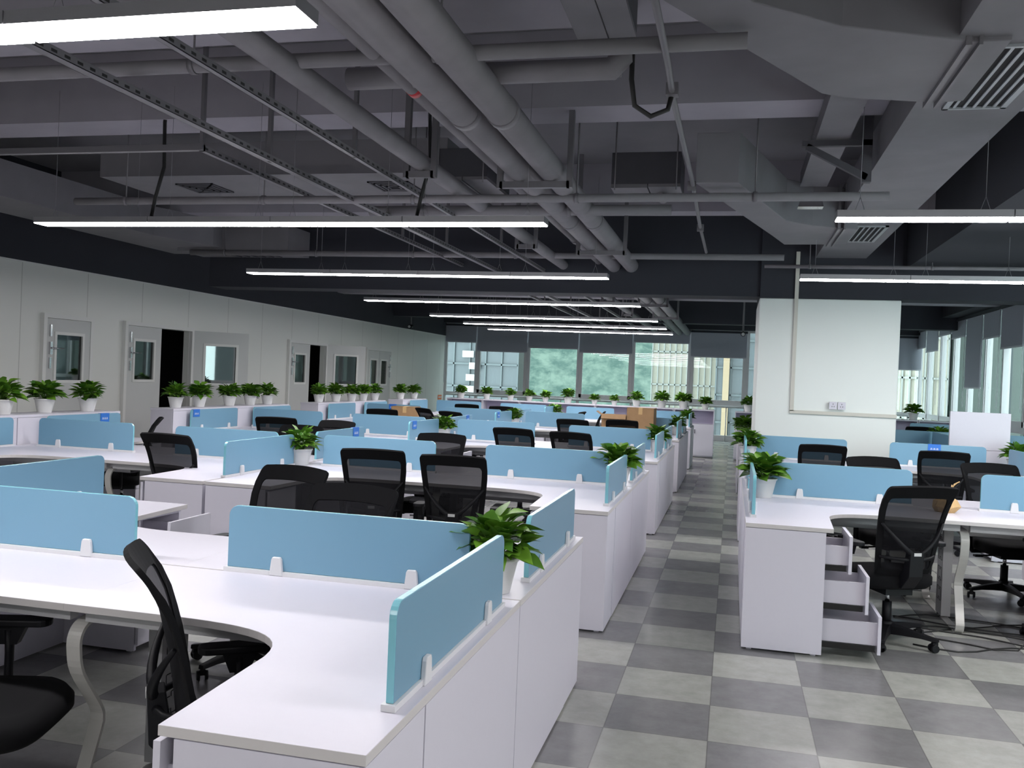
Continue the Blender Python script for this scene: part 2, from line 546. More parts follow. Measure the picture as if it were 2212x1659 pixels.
# --- window walls -------------------------------------------------
def window_bay(idx, a, b, blind_z, opening, axis, at, z_top=3.12):
    """one bay of full-height glazing between mullions a..b; axis 'x' = back wall (y=at), 'y' = right wall (x=at)"""
    root = bpy.data.objects.new('window_%d' % idx, None)
    COL.objects.link(root)
    struct(root)
    sg = 1
    def B(mb, u0, u1, d0, d1, z0, z1, mi=0):
        if axis == 'x': mb.box(u0, u1, at - d1, at - d0, z0, z1, mi)
        else: mb.box(at - d1, at - d0, u0, u1, z0, z1, mi)
    f = MB()
    B(f, a - 0.035, a + 0.035, -0.06, 0.07, 0.0, z_top)
    B(f, a, b, -0.04, 0.05, 0.94, 1.05)
    B(f, a, b, -0.04, 0.05, 0.10, 0.16)
    B(f, a, b, -0.04, 0.05, z_top - 0.06, z_top)
    B(f, a, b, -0.06, 0.09, 0.0, 0.10)
    if opening:
        for q in ((a + 0.035, a + 0.11), (b - 0.11, b - 0.035)):
            B(f, q[0], q[1], -0.02, 0.085, 1.05, 2.62)
        B(f, a, b, -0.02, 0.085, 1.05, 1.15)
        B(f, a, b, -0.02, 0.085, 2.46, 2.62)
    else:
        for q in ((a + 0.035, a + 0.06), (b - 0.06, b - 0.035)):
            B(f, q[0], q[1], -0.02, 0.05, 1.05, z_top)
    f.obj('window_frame', M['frame'], root)
    g = MB()
    B(g, a + 0.03, b - 0.03, -0.006, 0.0, 0.15, z_top - 0.05)
    g.obj('glass_pane', GLASS, root)
    if opening:
        h = MB()
        c = (a + b) / 2
        B(h, c - 0.012, c + 0.012, 0.085, 0.115, 1.10, 1.135)
        B(h, c - 0.012, c + 0.10, 0.105, 0.118, 1.13, 1.15)
        h.obj('window_handle', M['clip'], root)
    return root
def roller_blind(a, b, z0, axis, at, label, z_top=3.1, chain=True):
    t = thing('roller_blind', label, 'roller blind', ((a + b) / 2, at - 0.12, z0) if axis == 'x' else (at - 0.12, (a + b) / 2, z0), 0, 'dark roller blinds on the windows')
    hw = (b - a) / 2 - 0.02
    def B(mb, u0, u1, d0, d1, z1, z2):
        if axis == 'x': mb.box(u0, u1, -d1, -d0, z1, z2)
        else: mb.box(-d1, -d0, u0, u1, z1, z2)
    m = MB(); B(m, -hw, hw, 0, 0.003, 0, z_top - z0 - 0.04); m.obj('cloth', M['blind'], t)
    m = MB(); B(m, -hw, hw, -0.008, 0.010, -0.02, 0.012); m.obj('bottom_rail', M['blindrail'], t)
    m = MB(); B(m, -hw - 0.015, hw + 0.015, -0.03, 0.035, z_top - z0 - 0.06, z_top - z0); m.obj('head_box', M['girder'], t)
    if chain:
        m = MB()
        u = -hw - 0.01
        zs = [(z_top - z0 - 0.05, 0.012), (1.35 - z0, 0.012), (1.30 - z0, 0.02), (1.35 - z0, 0.03), (z_top - z0 - 0.05, 0.03)]
        pts = [((u, -d, z) if axis == 'x' else (-d, u, z)) for z, d in zs]
        m.tube(pts, 0.003, 5)
        m.obj('pull_chain', M['blindrail'], t)
    return t
POS = ['leftmost', 'second from left', 'third from left', 'fourth from left', 'fifth from left', 'sixth from left']
xs = [WX0, -7.5, -5.93, -4.40, -2.83, -1.21, 0.36, 1.95, 3.45, WX1]
bz = [2.56, 2.31, 2.46, 2.37, 2.72, 2.36, 2.4, 2.4, 2.20]
for i in range(9):
    window_bay(i + 1, xs[i], xs[i + 1], bz[i], i in (1, 3, 5), 'x', WY1)
    if i < 6:
        lab = 'charcoal roller blind on the far window wall, ' + POS[i] + ' of six'
    elif i == 8:
        lab = 'charcoal roller blind in the far right corner beside the column'
    else: continue
    roller_blind(xs[i], xs[i + 1], bz[i], 'x', WY1, lab)
yr = [26.25, 25.12, 23.68, 22.35, 21.03, 19.68, 18.45, 17.0, 15.5, 14.0, 12.5, 11.0, 9.5, 8.0, 6.5, 5.0, 3.5, 2.0]
br = [2.77, 2.64, 2.97, 2.84, 1.73, 2.70, 2.46, 2.4, 2.5, 2.4, 2.5, 2.4, 2.5, 2.4, 2.5, 2.4, 2.5]
rl = ['farthest', 'second farthest', 'third farthest', 'fourth farthest', 'one drawn far down', 'one just nearer than the long blind', 'nearest and widest']
for i in range(17):
    window_bay(20 + i, yr[i + 1], yr[i], br[i], i in (6, 9, 12), 'y', WX1, 3.27)
    if i < 7:
        roller_blind(yr[i + 1], yr[i], br[i], 'y', WX1, 'charcoal roller blind on the right window wall, ' + rl[i], 3.25)
struct(MB().box(WX1, WX1 + 0.2, WY0, 2.0, 0, SLAB).obj('wall_right', M['colwhite']))
struct(MB().box(WX1 - 0.01, WX1 + 0.15, 2.0, WY1, 3.25, SLAB).obj('wall_right_upper', M['girder']))
struct(MB().box(WX0, WX1, WY1 - 0.01, WY1 + 0.15, 3.1, SLAB).obj('wall_far_upper', M['girder']))
# hand rail in front of the far glass
t = thing('hand_rail', 'grey steel rail in front of the far window glass', 'rail', (0, WY1 - 0.25, 0))
MB().tube([(-8.4, 0, 0.98), (4.8, 0, 0.98)], 0.022, 8).obj('top_rail', M['frame'], t)
for i in range(9):
    x = -8.0 + i * 1.57
    MB().tube([(x, 0, 0), (x, 0, 0.97)], 0.014, 6).obj('post', M['frame'], t)

# --- outside -------------------------------------------------------
random.seed(4)
hill = MB()
nx, nz = 60, 24
import math as _m
def hz(i, j):
    x = -170 + i * 5.5
    s = j / nz
    y = 190 + s * 120 + random.uniform(-.5, .5)
    z = -40 + s * 120 * (0.9 + 0.1 * _m.sin(i * 0.11)) + random.uniform(-.4, .4)
    return (x, y, z)
hv = [hz(i, j) for j in range(nz + 1) for i in range(nx + 1)]
hf = [(j * (nx + 1) + i, j * (nx + 1) + i + 1, (j + 1) * (nx + 1) + i + 1, (j + 1) * (nx + 1) + i) for j in range(nz) for i in range(nx)]
hill.add(hv, hf, 0, True)
struct(hill.obj('hill', M['hill']))
struct(MB().box(-200, 200, 40, 200, -41, -40).obj('ground', M['hill']))
def tower(label, x0, x1, y0, y1, z1, m, mband, rows, cols, zr=(-10, 30)):
    t = thing('office_tower', label, 'building', ((x0 + x1) / 2, y0, -40))
    ox, oy = (x0 + x1) / 2, y0
    MB().box(x0 - ox, x1 - ox, 0, y1 - y0, 0, z1 + 40).obj('tower_wall', m, t)
    g = MB()
    for r in range(rows):
        z = zr[0] + (zr[1] - zr[0]) * r / rows + 40
        g.box(x0 - ox, x1 - ox, -0.15, 0, z, z + 0.12)
    for c in range(cols + 1):
        x = (x0 - ox) + (x1 - x0) * c / cols
        g.box(x - 0.05, x + 0.05, -0.15, 0, zr[0] + 40, zr[1] + 40)
    g.obj('facade_grid', mband, t)
    return t
t = tower('grey glass tower outside the far left windows', -23.3, -14.2, 60, 63, 40, M['grey_bld'], M['grey_bld2'], 26, 8)
p = MB()
for zz, xx in ((1.4, -16.6), (3.0, -16.9), (2.2, -16.4), (0.6, -16.8), (4.2, -16.5)):
    p.box(xx + 17.95 - 0.4, xx + 17.95 + 0.4, -0.3, -0.16, zz + 40 - 0.2, zz + 40 + 0.25)
p.obj('pale_panels', M['whitepanel'], t)
tower('cream tiled building outside the fifth far window', -6.9, -0.9, 80, 92, 60, M['cream_bld'], M['litwin'], 14, 12)
t = tower('grey glass building with pale orange pillar outside the sixth far window', -1.1, 7.5, 62, 75, 50, M['grey_bld'], M['grey_bld2'], 22, 9)
MB().box(-3.85, -3.45, -0.5, -0.16, 0, 90).obj('orange_pillar', M['yellow'], t)
tower('cream tiled building seen between the column and the right windows', 9.4, 12.9, 61, 70, 60, M['cream_bld'], M['litwin'], 16, 8)
t = thing('facade_opposite', 'mint and grey striped facade outside the right windows', 'building', (13.9, 20, -40))
MB().box(0, 2, -22, 130, 0, 75).obj('facade_wall', M['mint2'], t)
for i in range(40):
    MB().box(-0.4, 0, -20 + i * 3.7, -18.3 + i * 3.7, 0, 75).obj('facade_fin', M['mint'], t)

# --- doors on the left wall ------------------------------------------
def door_leaf(name, hinge, ang, width, height, pane, thick=0.045, lock_far=False, hidden_lock=False):
    """leaf standing from the hinge point, ang = direction of its width in the floor plan"""
    root = bpy.data.objects.new(name, None)
    COL.objects.link(root)
    struct(root)
    root.location = (hinge[0], hinge[1], 0)
    root.rotation_euler = (0, 0, ang)
    a, b, z0, z1 = pane
    l = MB()
    l.box(0, a, 0, thick, 0.01, height)
    l.box(b, width, 0, thick, 0.01, height)
    l.box(a, b, 0, thick, 0.01, z0)
    l.box(a, b, 0, thick, z1, height)
    l.obj('door_panel', M['doorleaf'], root)
    f = MB()
    for y0, y1 in ((-0.012, 0.004), (thick - 0.004, thick + 0.012)):
        f.box(a - 0.035, a + 0.004, y0, y1, z0 - 0.035, z1 + 0.035)
        f.box(b - 0.004, b + 0.035, y0, y1, z0 - 0.035, z1 + 0.035)
        f.box(a, b, y0, y1, z0 - 0.035, z0 + 0.004)
        f.box(a, b, y0, y1, z1 - 0.004, z1 + 0.035)
    f.obj('pane_frame', M['doorframe'], root)
    MB().box(a, b, thick * 0.4, thick * 0.6, z0, z1).obj('door_glass', DGLASS, root)
    if not hidden_lock:
        h = MB()
        u = width - 0.06 if lock_far else 0.06
        sgn = -1 if lock_far else 1
        h.box(u - 0.02, u + 0.02, -0.03, 0.0, 1.60, 1.76)
        h.box(u - 0.015, u + 0.015, -0.02, 0.0, 1.83, 1.98)
        h.box(u - 0.015, u + 0.015, -0.02, 0.0, 1.42, 1.56)
        h.tube([(u, -0.045, 1.68), (u + sgn * 0.20, -0.045, 1.68)], 0.009, 6)
        h.tube([(u, 0, 1.68), (u, -0.045, 1.68)], 0.012, 6)
        h.obj('door_handle', M['chrome'], root)
    return root
def door_frame(n, y0, y1, h):
    f = MB()
    f.box(WX0 - 0.02, WX0 + 0.055, y0 - 0.06, y0 - 0.002, 0, h + 0.004)
    f.box(WX0 - 0.02, WX0 + 0.055, y1 + 0.002, y1 + 0.06, 0, h + 0.004)
    f.box(WX0 - 0.02, WX0 + 0.055, y0 - 0.06, y1 + 0.06, h + 0.004, h + 0.06)
    return struct(f.obj('trim_%d' % n, M['doorframe']))
# leaves: width runs along +y when ang = pi/2 (thickness then points to -x), so the face is at x=WX0+0.045
door_frame(2, 9.76, 10.56, 2.06)
door_leaf('door_1', (WX0 + 0.046, 9.76), PI / 2, 0.80, 2.06, (0.17, 0.65, 1.27, 1.86))
door_frame(3, 11.34, 12.92, 2.07)
door_leaf('door_2', (WX0 + 0.046, 11.34), PI / 2, 0.79, 2.07, (0.16, 0.61, 1.29, 1.855))
door_leaf('door_3', (WX0 + 0.02, 13.0), math.atan2(0.61, 0.64), 0.89, 2.09, (0.2, 0.69, 1.25, 1.86), lock_far=True, hidden_lock=True)
door_frame(4, 16.28, 17.88, 2.05)
door_leaf('door_4', (WX0 + 0.046, 16.28), PI / 2, 0.84, 2.05, (0.19, 0.63, 1.27, 1.83))
door_leaf('door_5', (WX0 + 0.02, 17.96), math.atan2(0.61, 0.60), 0.89, 2.09, (0.2, 0.69, 1.25, 1.86), hidden_lock=True)
door_frame(5, 20.15, 21.65, 2.06)
door_leaf('door_6', (WX0 + 0.046, 20.15), PI / 2, 0.74, 2.06, (0.16, 0.58, 1.25, 1.83), hidden_lock=True)
door_leaf('door_7', (WX0 + 0.046, 20.90), PI / 2, 0.74, 2.06, (0.10, 0.48, 1.25, 1.83), lock_far=True)
for n, (yy, zz) in enumerate(((10.45, 0.95), (15.05, 0.97))):
    t = thing('door_stop', 'round steel magnet door stop on the left wall, ' + ('nearer' if n == 0 else 'farther') + ' one', 'door stop', (WX0, yy, zz + 0.02))
    MB().lathe([(0.03, 0), (0.03, 0.012), (0.014, 0.02), (0.014, 0.05), (0.024, 0.055), (0.02, 0.07)], seg=12, axis='x').obj('stop_body', M['chrome'], t)
t = thing('wall_notice', 'small orange notice on the left wall beside the far windows', 'notice', (WX0 + 0.002, 25.85, 0.80))
MB().box(0, 0.01, -0.17, 0.17, 0, 0.14).obj('notice_board', M['orange'], t)
MB().box(0.01, 0.012, -0.14, 0.14, 0.06, 0.085).obj('white_stripe', M['letter'], t)

# ------------------------------------------------------------------ office furniture builders
RETX, MODW, RUN, HALF = 0.89, 1.39, 0.64, 1.415   # return inner edge, module width, run depth, half island length
def desk_top_poly():
    return [(0, 0.006), (MODW, 0.006), (MODW, HALF), (RETX + 0.005, HALF)] + bez((RETX - 0.02, 0.90), (0.84, 0.70), (0.70, RUN), (0.40, RUN), 12) + [(0, RUN)]
def make_desk(sx, sy):
    def mk():
        root = bpy.data.objects.new('office_desk', None)
        COL.objects.link(root)
        poly = [(x * sx, y * sy) for x, y in desk_top_poly()]
        MB().prism(poly, 0.725, 0.75, 'xy', 0, 1).obj('desktop', [M['white'], M['edge']], root, bevel=0.0015)
        MB().box(sx * 0.03, sx * 1.1, sy * (RUN - 0.11), sy * (RUN - 0.07), 0.675, 0.725).obj('support_beam', M['greymetal'], root)
        MB().box(sx * 0.03, sx * 1.3, sy * 0.05, sy * 0.09, 0.675, 0.725).obj('support_beam', M['greymetal'], root)
        MB().box(sx * (MODW - 0.018), sx * MODW, sy * 0.004, sy * 1.03, 0.012, 0.7245).obj('side_panel', M['white'], root)
        # grey cable tray hung under the run
        tb = MB()
        tb.box(sx * 0.06, sx * 1.25, sy * 0.10, sy * 0.22, 0.60, 0.604)
        tb.box(sx * 0.06, sx * 1.25, sy * 0.216, sy * 0.22, 0.60, 0.674)
        tb.box(sx * 0.06, sx * 1.25, sy * 0.10, sy * 0.104, 0.60, 0.674)
        tb.obj('cable_tray', M['greymetal'], root)
        return root
    return mk
def make_pedestal(sx, sy, pulls):
    def mk():
        root = bpy.data.objects.new('drawer_pedestal', None)
        COL.objects.link(root)
        x0, x1, y0, y1, z1 = 0.935, 1.388, 1.033, 1.413, 0.722
        t = 0.018
        def B(mb, a, b, c, d, e, f, mi=0): return mb.box(sx * a, sx * b, sy * c, sy * d, e, f, mi)
        c = MB()
        B(c, x0, x1, y0, y0 + t, 0.012, z1); B(c, x0, x1, y1 - t, y1, 0.012, z1)
        B(c, x1 - t, x1, y0 + t, y1 - t, 0.012, z1)
        B(c, x0, x1 - t, y0 + t, y1 - t, 0.03, 0.048); B(c, x0, x1 - t, y0 + t, y1 - t, z1 - t, z1)
        B(c, x0 + 0.03, x0 + 0.06, y0 + 0.02, y0 + 0.05, 0, 0.012); B(c, x0 + 0.03, x0 + 0.06, y1 - 0.05, y1 - 0.02, 0, 0.012)
        B(c, x1 - 0.06, x1 - 0.03, y0 + 0.02, y0 + 0.05, 0, 0.012); B(c, x1 - 0.06, x1 - 0.03, y1 - 0.05, y1 - 0.02, 0, 0.012)
        c.obj('cabinet_body', M['white'], root)
        for k, pull in enumerate(pulls):
            zt = 0.712 - k * 0.224
            zb = zt - 0.218
            fx = x0 - 0.004 - pull
            d = MB()
            B(d, fx - t, fx, y0 + 0.001, y1 - 0.001, zb, zt)
            dr = d.obj('drawer', [M['white']], root)
            q = MB()
            qb = zb + 0.045
            qt = qb + (0.11 if k == 0 else 0.13)
            L = 0.40
            B(q, fx, fx + L, y0 + 0.034, y0 + 0.048, qb, qt); B(q, fx, fx + L, y1 - 0.048, y1 - 0.034, qb, qt)
            B(q, fx + L - 0.014, fx + L, y0 + 0.048, y1 - 0.048, qb, qt)
            B(q, fx, fx + L - 0.014, y0 + 0.048, y1 - 0.048, qb, qb + 0.01)
            q.obj('drawer_box', M['inner'], dr)
            if pull > 0.03:
                for yy in (y0 + 0.022, y1 - 0.034):
                    s = MB()
                    B(s, fx + 0.01, x0 + 0.3, yy, yy + 0.012, qb - 0.035, qb - 0.002)
                    s.obj('drawer_slide', M['slide'], dr)
            if k == 0:
                kx = fx
                lk = MB()
                cy = y0 + 0.05
                lk.lathe([(0.011, -0.003), (0.011, 0.0), (0.009, 0.03)], (0, 0, 0), 10, axis='x')
                lk.v = [(sx * (kx + p[0]), sy * (cy + p[1]), p[2] + zt - 0.05) for p in lk.v]
                lk.obj('lock', M['black'], dr)
        return root
    return mk
def make_screen(length, thick=0.018, axis='x'):
    def mk():
        root = bpy.data.objects.new('privacy_screen', None)
        COL.objects.link(root)
        pl = 'xz' if axis == 'x' else 'yz'
        MB().prism(rrect(-length / 2, length / 2, 0.017, 0.257, 0.04), -thick / 2, thick / 2, pl, 0, 1).obj('screen_panel', [M['blue'], M['blue_edge']], root, bevel=0.002)
        r = MB()
        if axis == 'x': r.box(-length / 2 - 0.01, length / 2 + 0.01, -0.02, 0.02, 0.0, 0.0165)
        else: r.box(-0.018, 0.018, -length / 2 - 0.01, length / 2 + 0.01, 0.0, 0.0165)
        r.obj('base_rail', M['clip'], root)
        for s in (-1, 1):
            c = s * (length / 2 - 0.215)
            k = MB()
            poly = [(c - 0.028, 0.0), (c + 0.028, 0.0), (c + 0.021, 0.062), (c + 0.016, 0.072), (c - 0.016, 0.072), (c - 0.021, 0.062)]
            k.prism(poly, thick / 2 + 0.0005, thick / 2 + 0.015, pl)
            k.prism(poly, -thick / 2 - 0.015, -thick / 2 - 0.0005, pl)
            k.obj('clip', M['clip'], root, bevel=0.003)
        return root
    return mk
def make_legframe():
    root = bpy.data.objects.new('desk_trestle', None)
    COL.objects.link(root)
    half = [(0.02, 0.668), (0.49, 0.668), (0.545, 0.655), (0.572, 0.625), (0.575, 0.58), (0.555, 0.50), (0.46, 0.36), (0.445, 0.31), (0.455, 0.27), (0.53, 0.09), (0.535, 0.05), (0.515, 0.02), (0.47, 0.008), (0.02, 0.008)]
    def cat(p, k=4):
        o = [p[0]]
        for i in range(len(p) - 1):
            a, b, c, d = p[max(i - 1, 0)], p[i], p[i + 1], p[min(i + 2, len(p) - 1)]
            for j in range(1, k + 1):
                t = j / k
                o.append(tuple(0.5 * (2 * b[q] + (c[q] - a[q]) * t + (2 * a[q] - 5 * b[q] + 4 * c[q] - d[q]) * t * t + (3 * b[q] - a[q] - 3 * c[q] + d[q]) * t ** 3) for q in (0, 1)))
        return o
    half = [half[0]] + cat(half[1:-1]) + [half[-1]]
    def offset(pts, d):
        out = []
        for i, p in enumerate(pts):
            a = Vector(pts[max(i - 1, 0)]); b = Vector(pts[min(i + 1, len(pts) - 1)])
            tt = (b - a).normalized()
            n = Vector((tt.y, -tt.x))
            out.append((p[0] - n.x * d, p[1] - n.y * d))
        return out
    for s in (-1, 1):
        inner = offset(half, 0.012)
        m = MB()
        n = len(half)
        vs = []
        for x in (-0.026, 0.026):
            vs += [(x, s * p[0], p[1]) for p in half] + [(x, s * p[0], p[1]) for p in inner]
        fs = []
        for i in range(n - 1):
            o = 2 * n
            fs += [(i, i + 1, o + i + 1, o + i), (n + i, n + i + 1, o + n + i + 1, o + n + i), (i, i + 1, n + i + 1, n + i), (o + i, o + i + 1, o + n + i + 1, o + n + i)]
        m.add(vs, fs)
        m.obj('loop_leg', M['legmetal'], root)
        MB().box(-0.02, 0.02, s * 0.44, s * 0.50, 0.0, 0.008).obj('foot_pad', M['black'], root)
    cc = MB().box(-0.03, 0.03, -0.135, 0.035, 0.02, 0.666).obj('cable_riser', M['greymetal'], root)
    k = MB()
    for q in range(4):
        z = 0.54 - q * 0.14
        for xx in (-0.0312, 0.0302):
            for (a, b, e, f) in ((-0.105, -0.101, z, z + 0.09), (0.001, 0.005, z, z + 0.09), (-0.10, -0.075, z + 0.088, z + 0.092), (-0.025, 0.0, z + 0.088, z + 0.092), (-0.10, -0.075, z - 0.002, z + 0.002), (-0.025, 0.0, z - 0.002, z + 0.002), (-0.065, -0.035, z + 0.07, z + 0.074), (-0.065, -0.035, z + 0.016, z + 0.02), (-0.069, -0.065, z + 0.072, z + 0.092), (-0.035, -0.031, z + 0.072, z + 0.092), (-0.069, -0.065, z - 0.002, z + 0.018), (-0.035, -0.031, z - 0.002, z + 0.018)):
                k.box(xx, xx + 0.001, a, b, e, f)
    k.obj('knockout_lines', M['black'], cc)
    return root
def make_wall_cabinet():
    """1.42 m long, 1.02 m high cabinet with two plain doors; front faces +x, runs along y, origin at front face centre"""
    root = bpy.data.objects.new('storage_cabinet', None)
    COL.objects.link(root)
    MB().box(-0.30, -0.02, -0.707, 0.707, 0.02, 0.995).obj('cabinet_body', M['white'], root)
    MB().box(-0.305, 0.004, -0.711, 0.711, 0.995, 1.02).obj('cabinet_top', [M['white']], root, bevel=0.0015)
    MB().box(-0.019, 0, -0.705, -0.0015, 0.03, 0.993).obj('door', M['white'], root)
    MB().box(-0.019, 0, 0.0015, 0.705, 0.03, 0.993).obj('door', M['white'], root)
    MB().box(-0.28, -0.05, -0.68, 0.68, 0, 0.02).obj('plinth', M['skirt'], root)
    return root

# --- chair --------------------------------------------------------
def back_pt(u, v):
    """u -1..1 across, v 0..1 up; chair faces +y"""
    prof = [(0.0, -0.165, 0.425), (0.12, -0.20, 0.50), (0.3, -0.215, 0.62), (0.5, -0.235, 0.73), (0.7, -0.262, 0.84), (0.85, -0.30, 0.925), (1.0, -0.355, 1.0)]
    for i in range(len(prof) - 1):
        if v <= prof[i + 1][0] or i == len(prof) - 2:
            a, b = prof[i], prof[i + 1]
            k = (v - a[0]) / (b[0] - a[0])
            y, z = a[1] + (b[1] - a[1]) * k, a[2] + (b[2] - a[2]) * k
            break
    w = 0.185 + 0.045 * min(1, v * 1.3)
    if v < 0.12: w -= (0.12 - v) * 0.12
    fwd = 0.055 * u * u * (1 - 0.35 * v)
    return Vector((u * w, y + fwd, z + 0.012 * (1 - u * u) * v))
def make_chair():
    root = bpy.data.objects.new('office_chair', None)
    COL.objects.link(root)
    # rounded-rectangle outline in (u, v)
    def outline(ins, n=6):
        pts = []
        r = 0.085
        c = [(1 - ins - r, 1 - ins * 0.9 - r * 0.7, 0), (-(1 - ins - r), 1 - ins * 0.9 - r * 0.7, PI / 2), (-(1 - ins - r), ins * 0.6 + r * 0.7, PI), (1 - ins - r, ins * 0.6 + r * 0.7, 1.5 * PI)]
        res = []
        for k, (cx, cy, a0) in enumerate(c):
            for i in range(n + 1):
                a = a0 + PI / 2 * i / n
                res.append((cx + r * math.cos(a), cy + r * 0.7 * math.sin(a)))
            nx_ = c[(k + 1) % 4]
            a1 = a0 + PI / 2
            p = res[-1]
            q = (nx_[0] + r * math.cos(a1), nx_[1] + r * 0.7 * math.sin(a1))
            for i in range(1, 8):
                t_ = i / 8
                res.append((p[0] + (q[0] - p[0]) * t_, p[1] + (q[1] - p[1]) * t_))
        return res
    out, inn = outline(0.0), outline(0.16)
    n = len(out)
    f = MB()
    vs = []
    th = 0.008
    for lst, off in ((out, th), (out, -th), (inn, -th * 0.6), (inn, th * 0.6)):
        for (u, v) in lst:
            p = back_pt(u, v)
            e = 0.01
            n1 = (back_pt(u + e, v) - back_pt(u - e, v)).cross(back_pt(u, min(v + e, 1)) - back_pt(u, max(v - e, 0))).normalized()
            vs.append(p + n1 * off)
    fs = []
    for i in range(n):
        j = (i + 1) % n
        for a in range(4):
            b = (a + 1) % 4
            fs.append((a * n + i, a * n + j, b * n + j, b * n + i))
    f.add(vs, fs, 0, False)
    f.obj('back_frame', M['fabric'], root)
    # mesh panel
    g = MB()
    R = 7
    ring = []
    cu, cv = 0.0, 0.5
    vs = [back_pt(cu, cv)]
    for r in range(1, R + 1):
        for (u, v) in inn:
            vs.append(back_pt(cu + (u - cu) * r / R, cv + (v - cv) * r / R))
    fs = [(0, 1 + i, 1 + (i + 1) % n) for i in range(n)]
    for r in range(R - 1):
        for i in range(n):
            j = (i + 1) % n
            fs.append((1 + r * n + i, 1 + r * n + j, 1 + (r + 1) * n + j, 1 + (r + 1) * n + i))
    g.add(vs, fs, 0, True)
    g.obj('back_mesh', M['mesh'], root)
    # Y shaped brace behind
    b = MB()
    for s in (-1, 1):
        p0 = Vector((s * 0.035, -0.268, 0.60)); p2 = back_pt(s * 0.93, 0.58) + Vector((0, -0.014, 0)); p1 = Vector((s * 0.12, -0.285, 0.66))
        pts = [(1 - t_) ** 2 * p0 + 2 * t_ * (1 - t_) * p1 + t_ * t_ * p2 for t_ in [i / 6 for i in range(7)]]
        b.tube(pts, [0.017, 0.016, 0.015, 0.014, 0.012, 0.010, 0.008], 8)
        q0 = Vector((s * 0.035, -0.26, 0.56)); q2 = back_pt(s * 0.93, 0.22) + Vector((0, -0.012, 0))
        b.tube([q0, (q0 + q2) / 2 + Vector((0, -0.02, 0.0)), q2], [0.014, 0.012, 0.009], 8)
    b.prism([(-0.285, 0.61), (-0.235, 0.61), (-0.215, 0.50), (-0.13, 0.40), (-0.10, 0.40), (-0.10, 0.375), (-0.20, 0.375), (-0.275, 0.46)], -0.045, 0.045, 'yz')
    b.obj('back_brace', M['black'], root, bevel=0.006)
    MB().obox((0, -0.2865, 0.597), (0.024, 0, 0), (0, 0.001, 0.0005), (0, 0, 0.009)).obj('brace_label', M['grey_pl'], root)
    # seat
    s = MB()
    N_ = 14
    lay = [(0.36, 0.90), (0.385, 1.0), (0.43, 1.0), (0.452, 0.93), (0.458, 0.75)]
    def sp(k, sc):
        a = 2 * PI * k / (4 * N_)
        ca, sa = math.cos(a), math.sin(a)
        x = 0.245 * sc * math.copysign(abs(ca) ** 0.55, ca)
        y = 0.235 * sc * math.copysign(abs(sa) ** 0.55, sa) + 0.05
        return x, y
    vs = []
    for z, sc in lay:
        for k in range(4 * N_):
            x, y = sp(k, sc)
            zz = z + (0.02 * (1 - (abs(x) / 0.245) ** 2) * 0 - (0.025 * max(0, (y - 0.17)) / 0.1 if z > 0.4 else 0) * 0.6)
            vs.append((x, y, zz))
    fs = []
    K = 4 * N_
    for i in range(len(lay) - 1):
        for k in range(K):
            j = (k + 1) % K
            fs.append((i * K + k, i * K + j, (i + 1) * K + j, (i + 1) * K + k))
    fs.append(tuple(range(K - 1, -1, -1)))
    fs.append(tuple((len(lay) - 1) * K + k for k in range(K)))
    s.add(vs, fs, 0, True)
    s.obj('seat', M['fabric'], root)
    # mechanism
    mch = MB()
    mch.box(-0.09, 0.09, -0.12, 0.12, 0.315, 0.362)
    mch.tube([(0.06, 0.05, 0.335), (0.22, 0.05, 0.325)], 0.007, 6)
    mch.box(0.20, 0.26, 0.03, 0.07, 0.316, 0.33)
    mch.obj('seat_mechanism', M['black'], root)
    # arm rests
    for sd in (-1, 1):
        a = MB()
        x = sd * 0.275
        a.tube([(sd * 0.15, 0.0, 0.352), (sd * 0.25, 0.0, 0.35), (x, 0.0, 0.39), (x, 0.0, 0.52), (x, 0.0, 0.60)], [0.014, 0.018, 0.024, 0.022, 0.026], 8, flat=0.6)
        a.prism([(-0.055, 0.615), (-0.03, 0.55), (0.03, 0.55), (0.06, 0.615)], x - 0.018, x + 0.018, 'yz')
        ar = a.obj('armrest', M['black'], root)
        pd = MB()
        pd.prism(rrect(-0.13, 0.14, x - 0.04, x + 0.04, 0.035, True, True, 4), 0.615, 0.64, 'xy')
        pd.v = [(p[1], p[0], p[2]) for p in pd.v]
        pd.obj('arm_pad', M['black'], ar, bevel=0.006)
    # gas lift
    MB().tube([(0, 0, 0.10), (0, 0, 0.25)], 0.028, 12).tube([(0, 0, 0.07), (0, 0, 0.13)], 0.036, 12).obj('gas_lift_cover', M['black'], root)
    MB().tube([(0, 0, 0.25), (0, 0, 0.32)], 0.014, 10).obj('gas_lift_rod', M['chrome'], root)
    for k in range(5):
        an = 2 * PI * k / 5 + 0.3
        d = Vector((math.cos(an), math.sin(an), 0))
        sd = Vector((-d.y, d.x, 0))
        l = MB()
        sec = [(0.02, 0.034, 0.115, 0.055), (0.12, 0.026, 0.108, 0.062), (0.22, 0.021, 0.095, 0.066), (0.315, 0.017, 0.082, 0.060)]
        vs = []
        for r_, hw, zt, zb in sec:
            c = d * r_
            vs += [c + sd * hw + Vector((0, 0, zb)), c - sd * hw + Vector((0, 0, zb)), c - sd * hw * 0.8 + Vector((0, 0, zt)), c + sd * hw * 0.8 + Vector((0, 0, zt))]
        fs = []
        for i in range(3):
            for j in range(4):
                jj = (j + 1) % 4
                fs.append((i * 4 + j, i * 4 + jj, (i + 1) * 4 + jj, (i + 1) * 4 + j))
        fs += [(3, 2, 1, 0), (12, 13, 14, 15)]
        l.add(vs, fs)
        lg = l.obj('base_leg', M['black'], root, bevel=0.004)
        cst = MB()
        cc = d * 0.30
        ca = an + 0.9
        e = Vector((math.cos(ca), math.sin(ca), 0))
        pr = Vector((-e.y, e.x, 0))
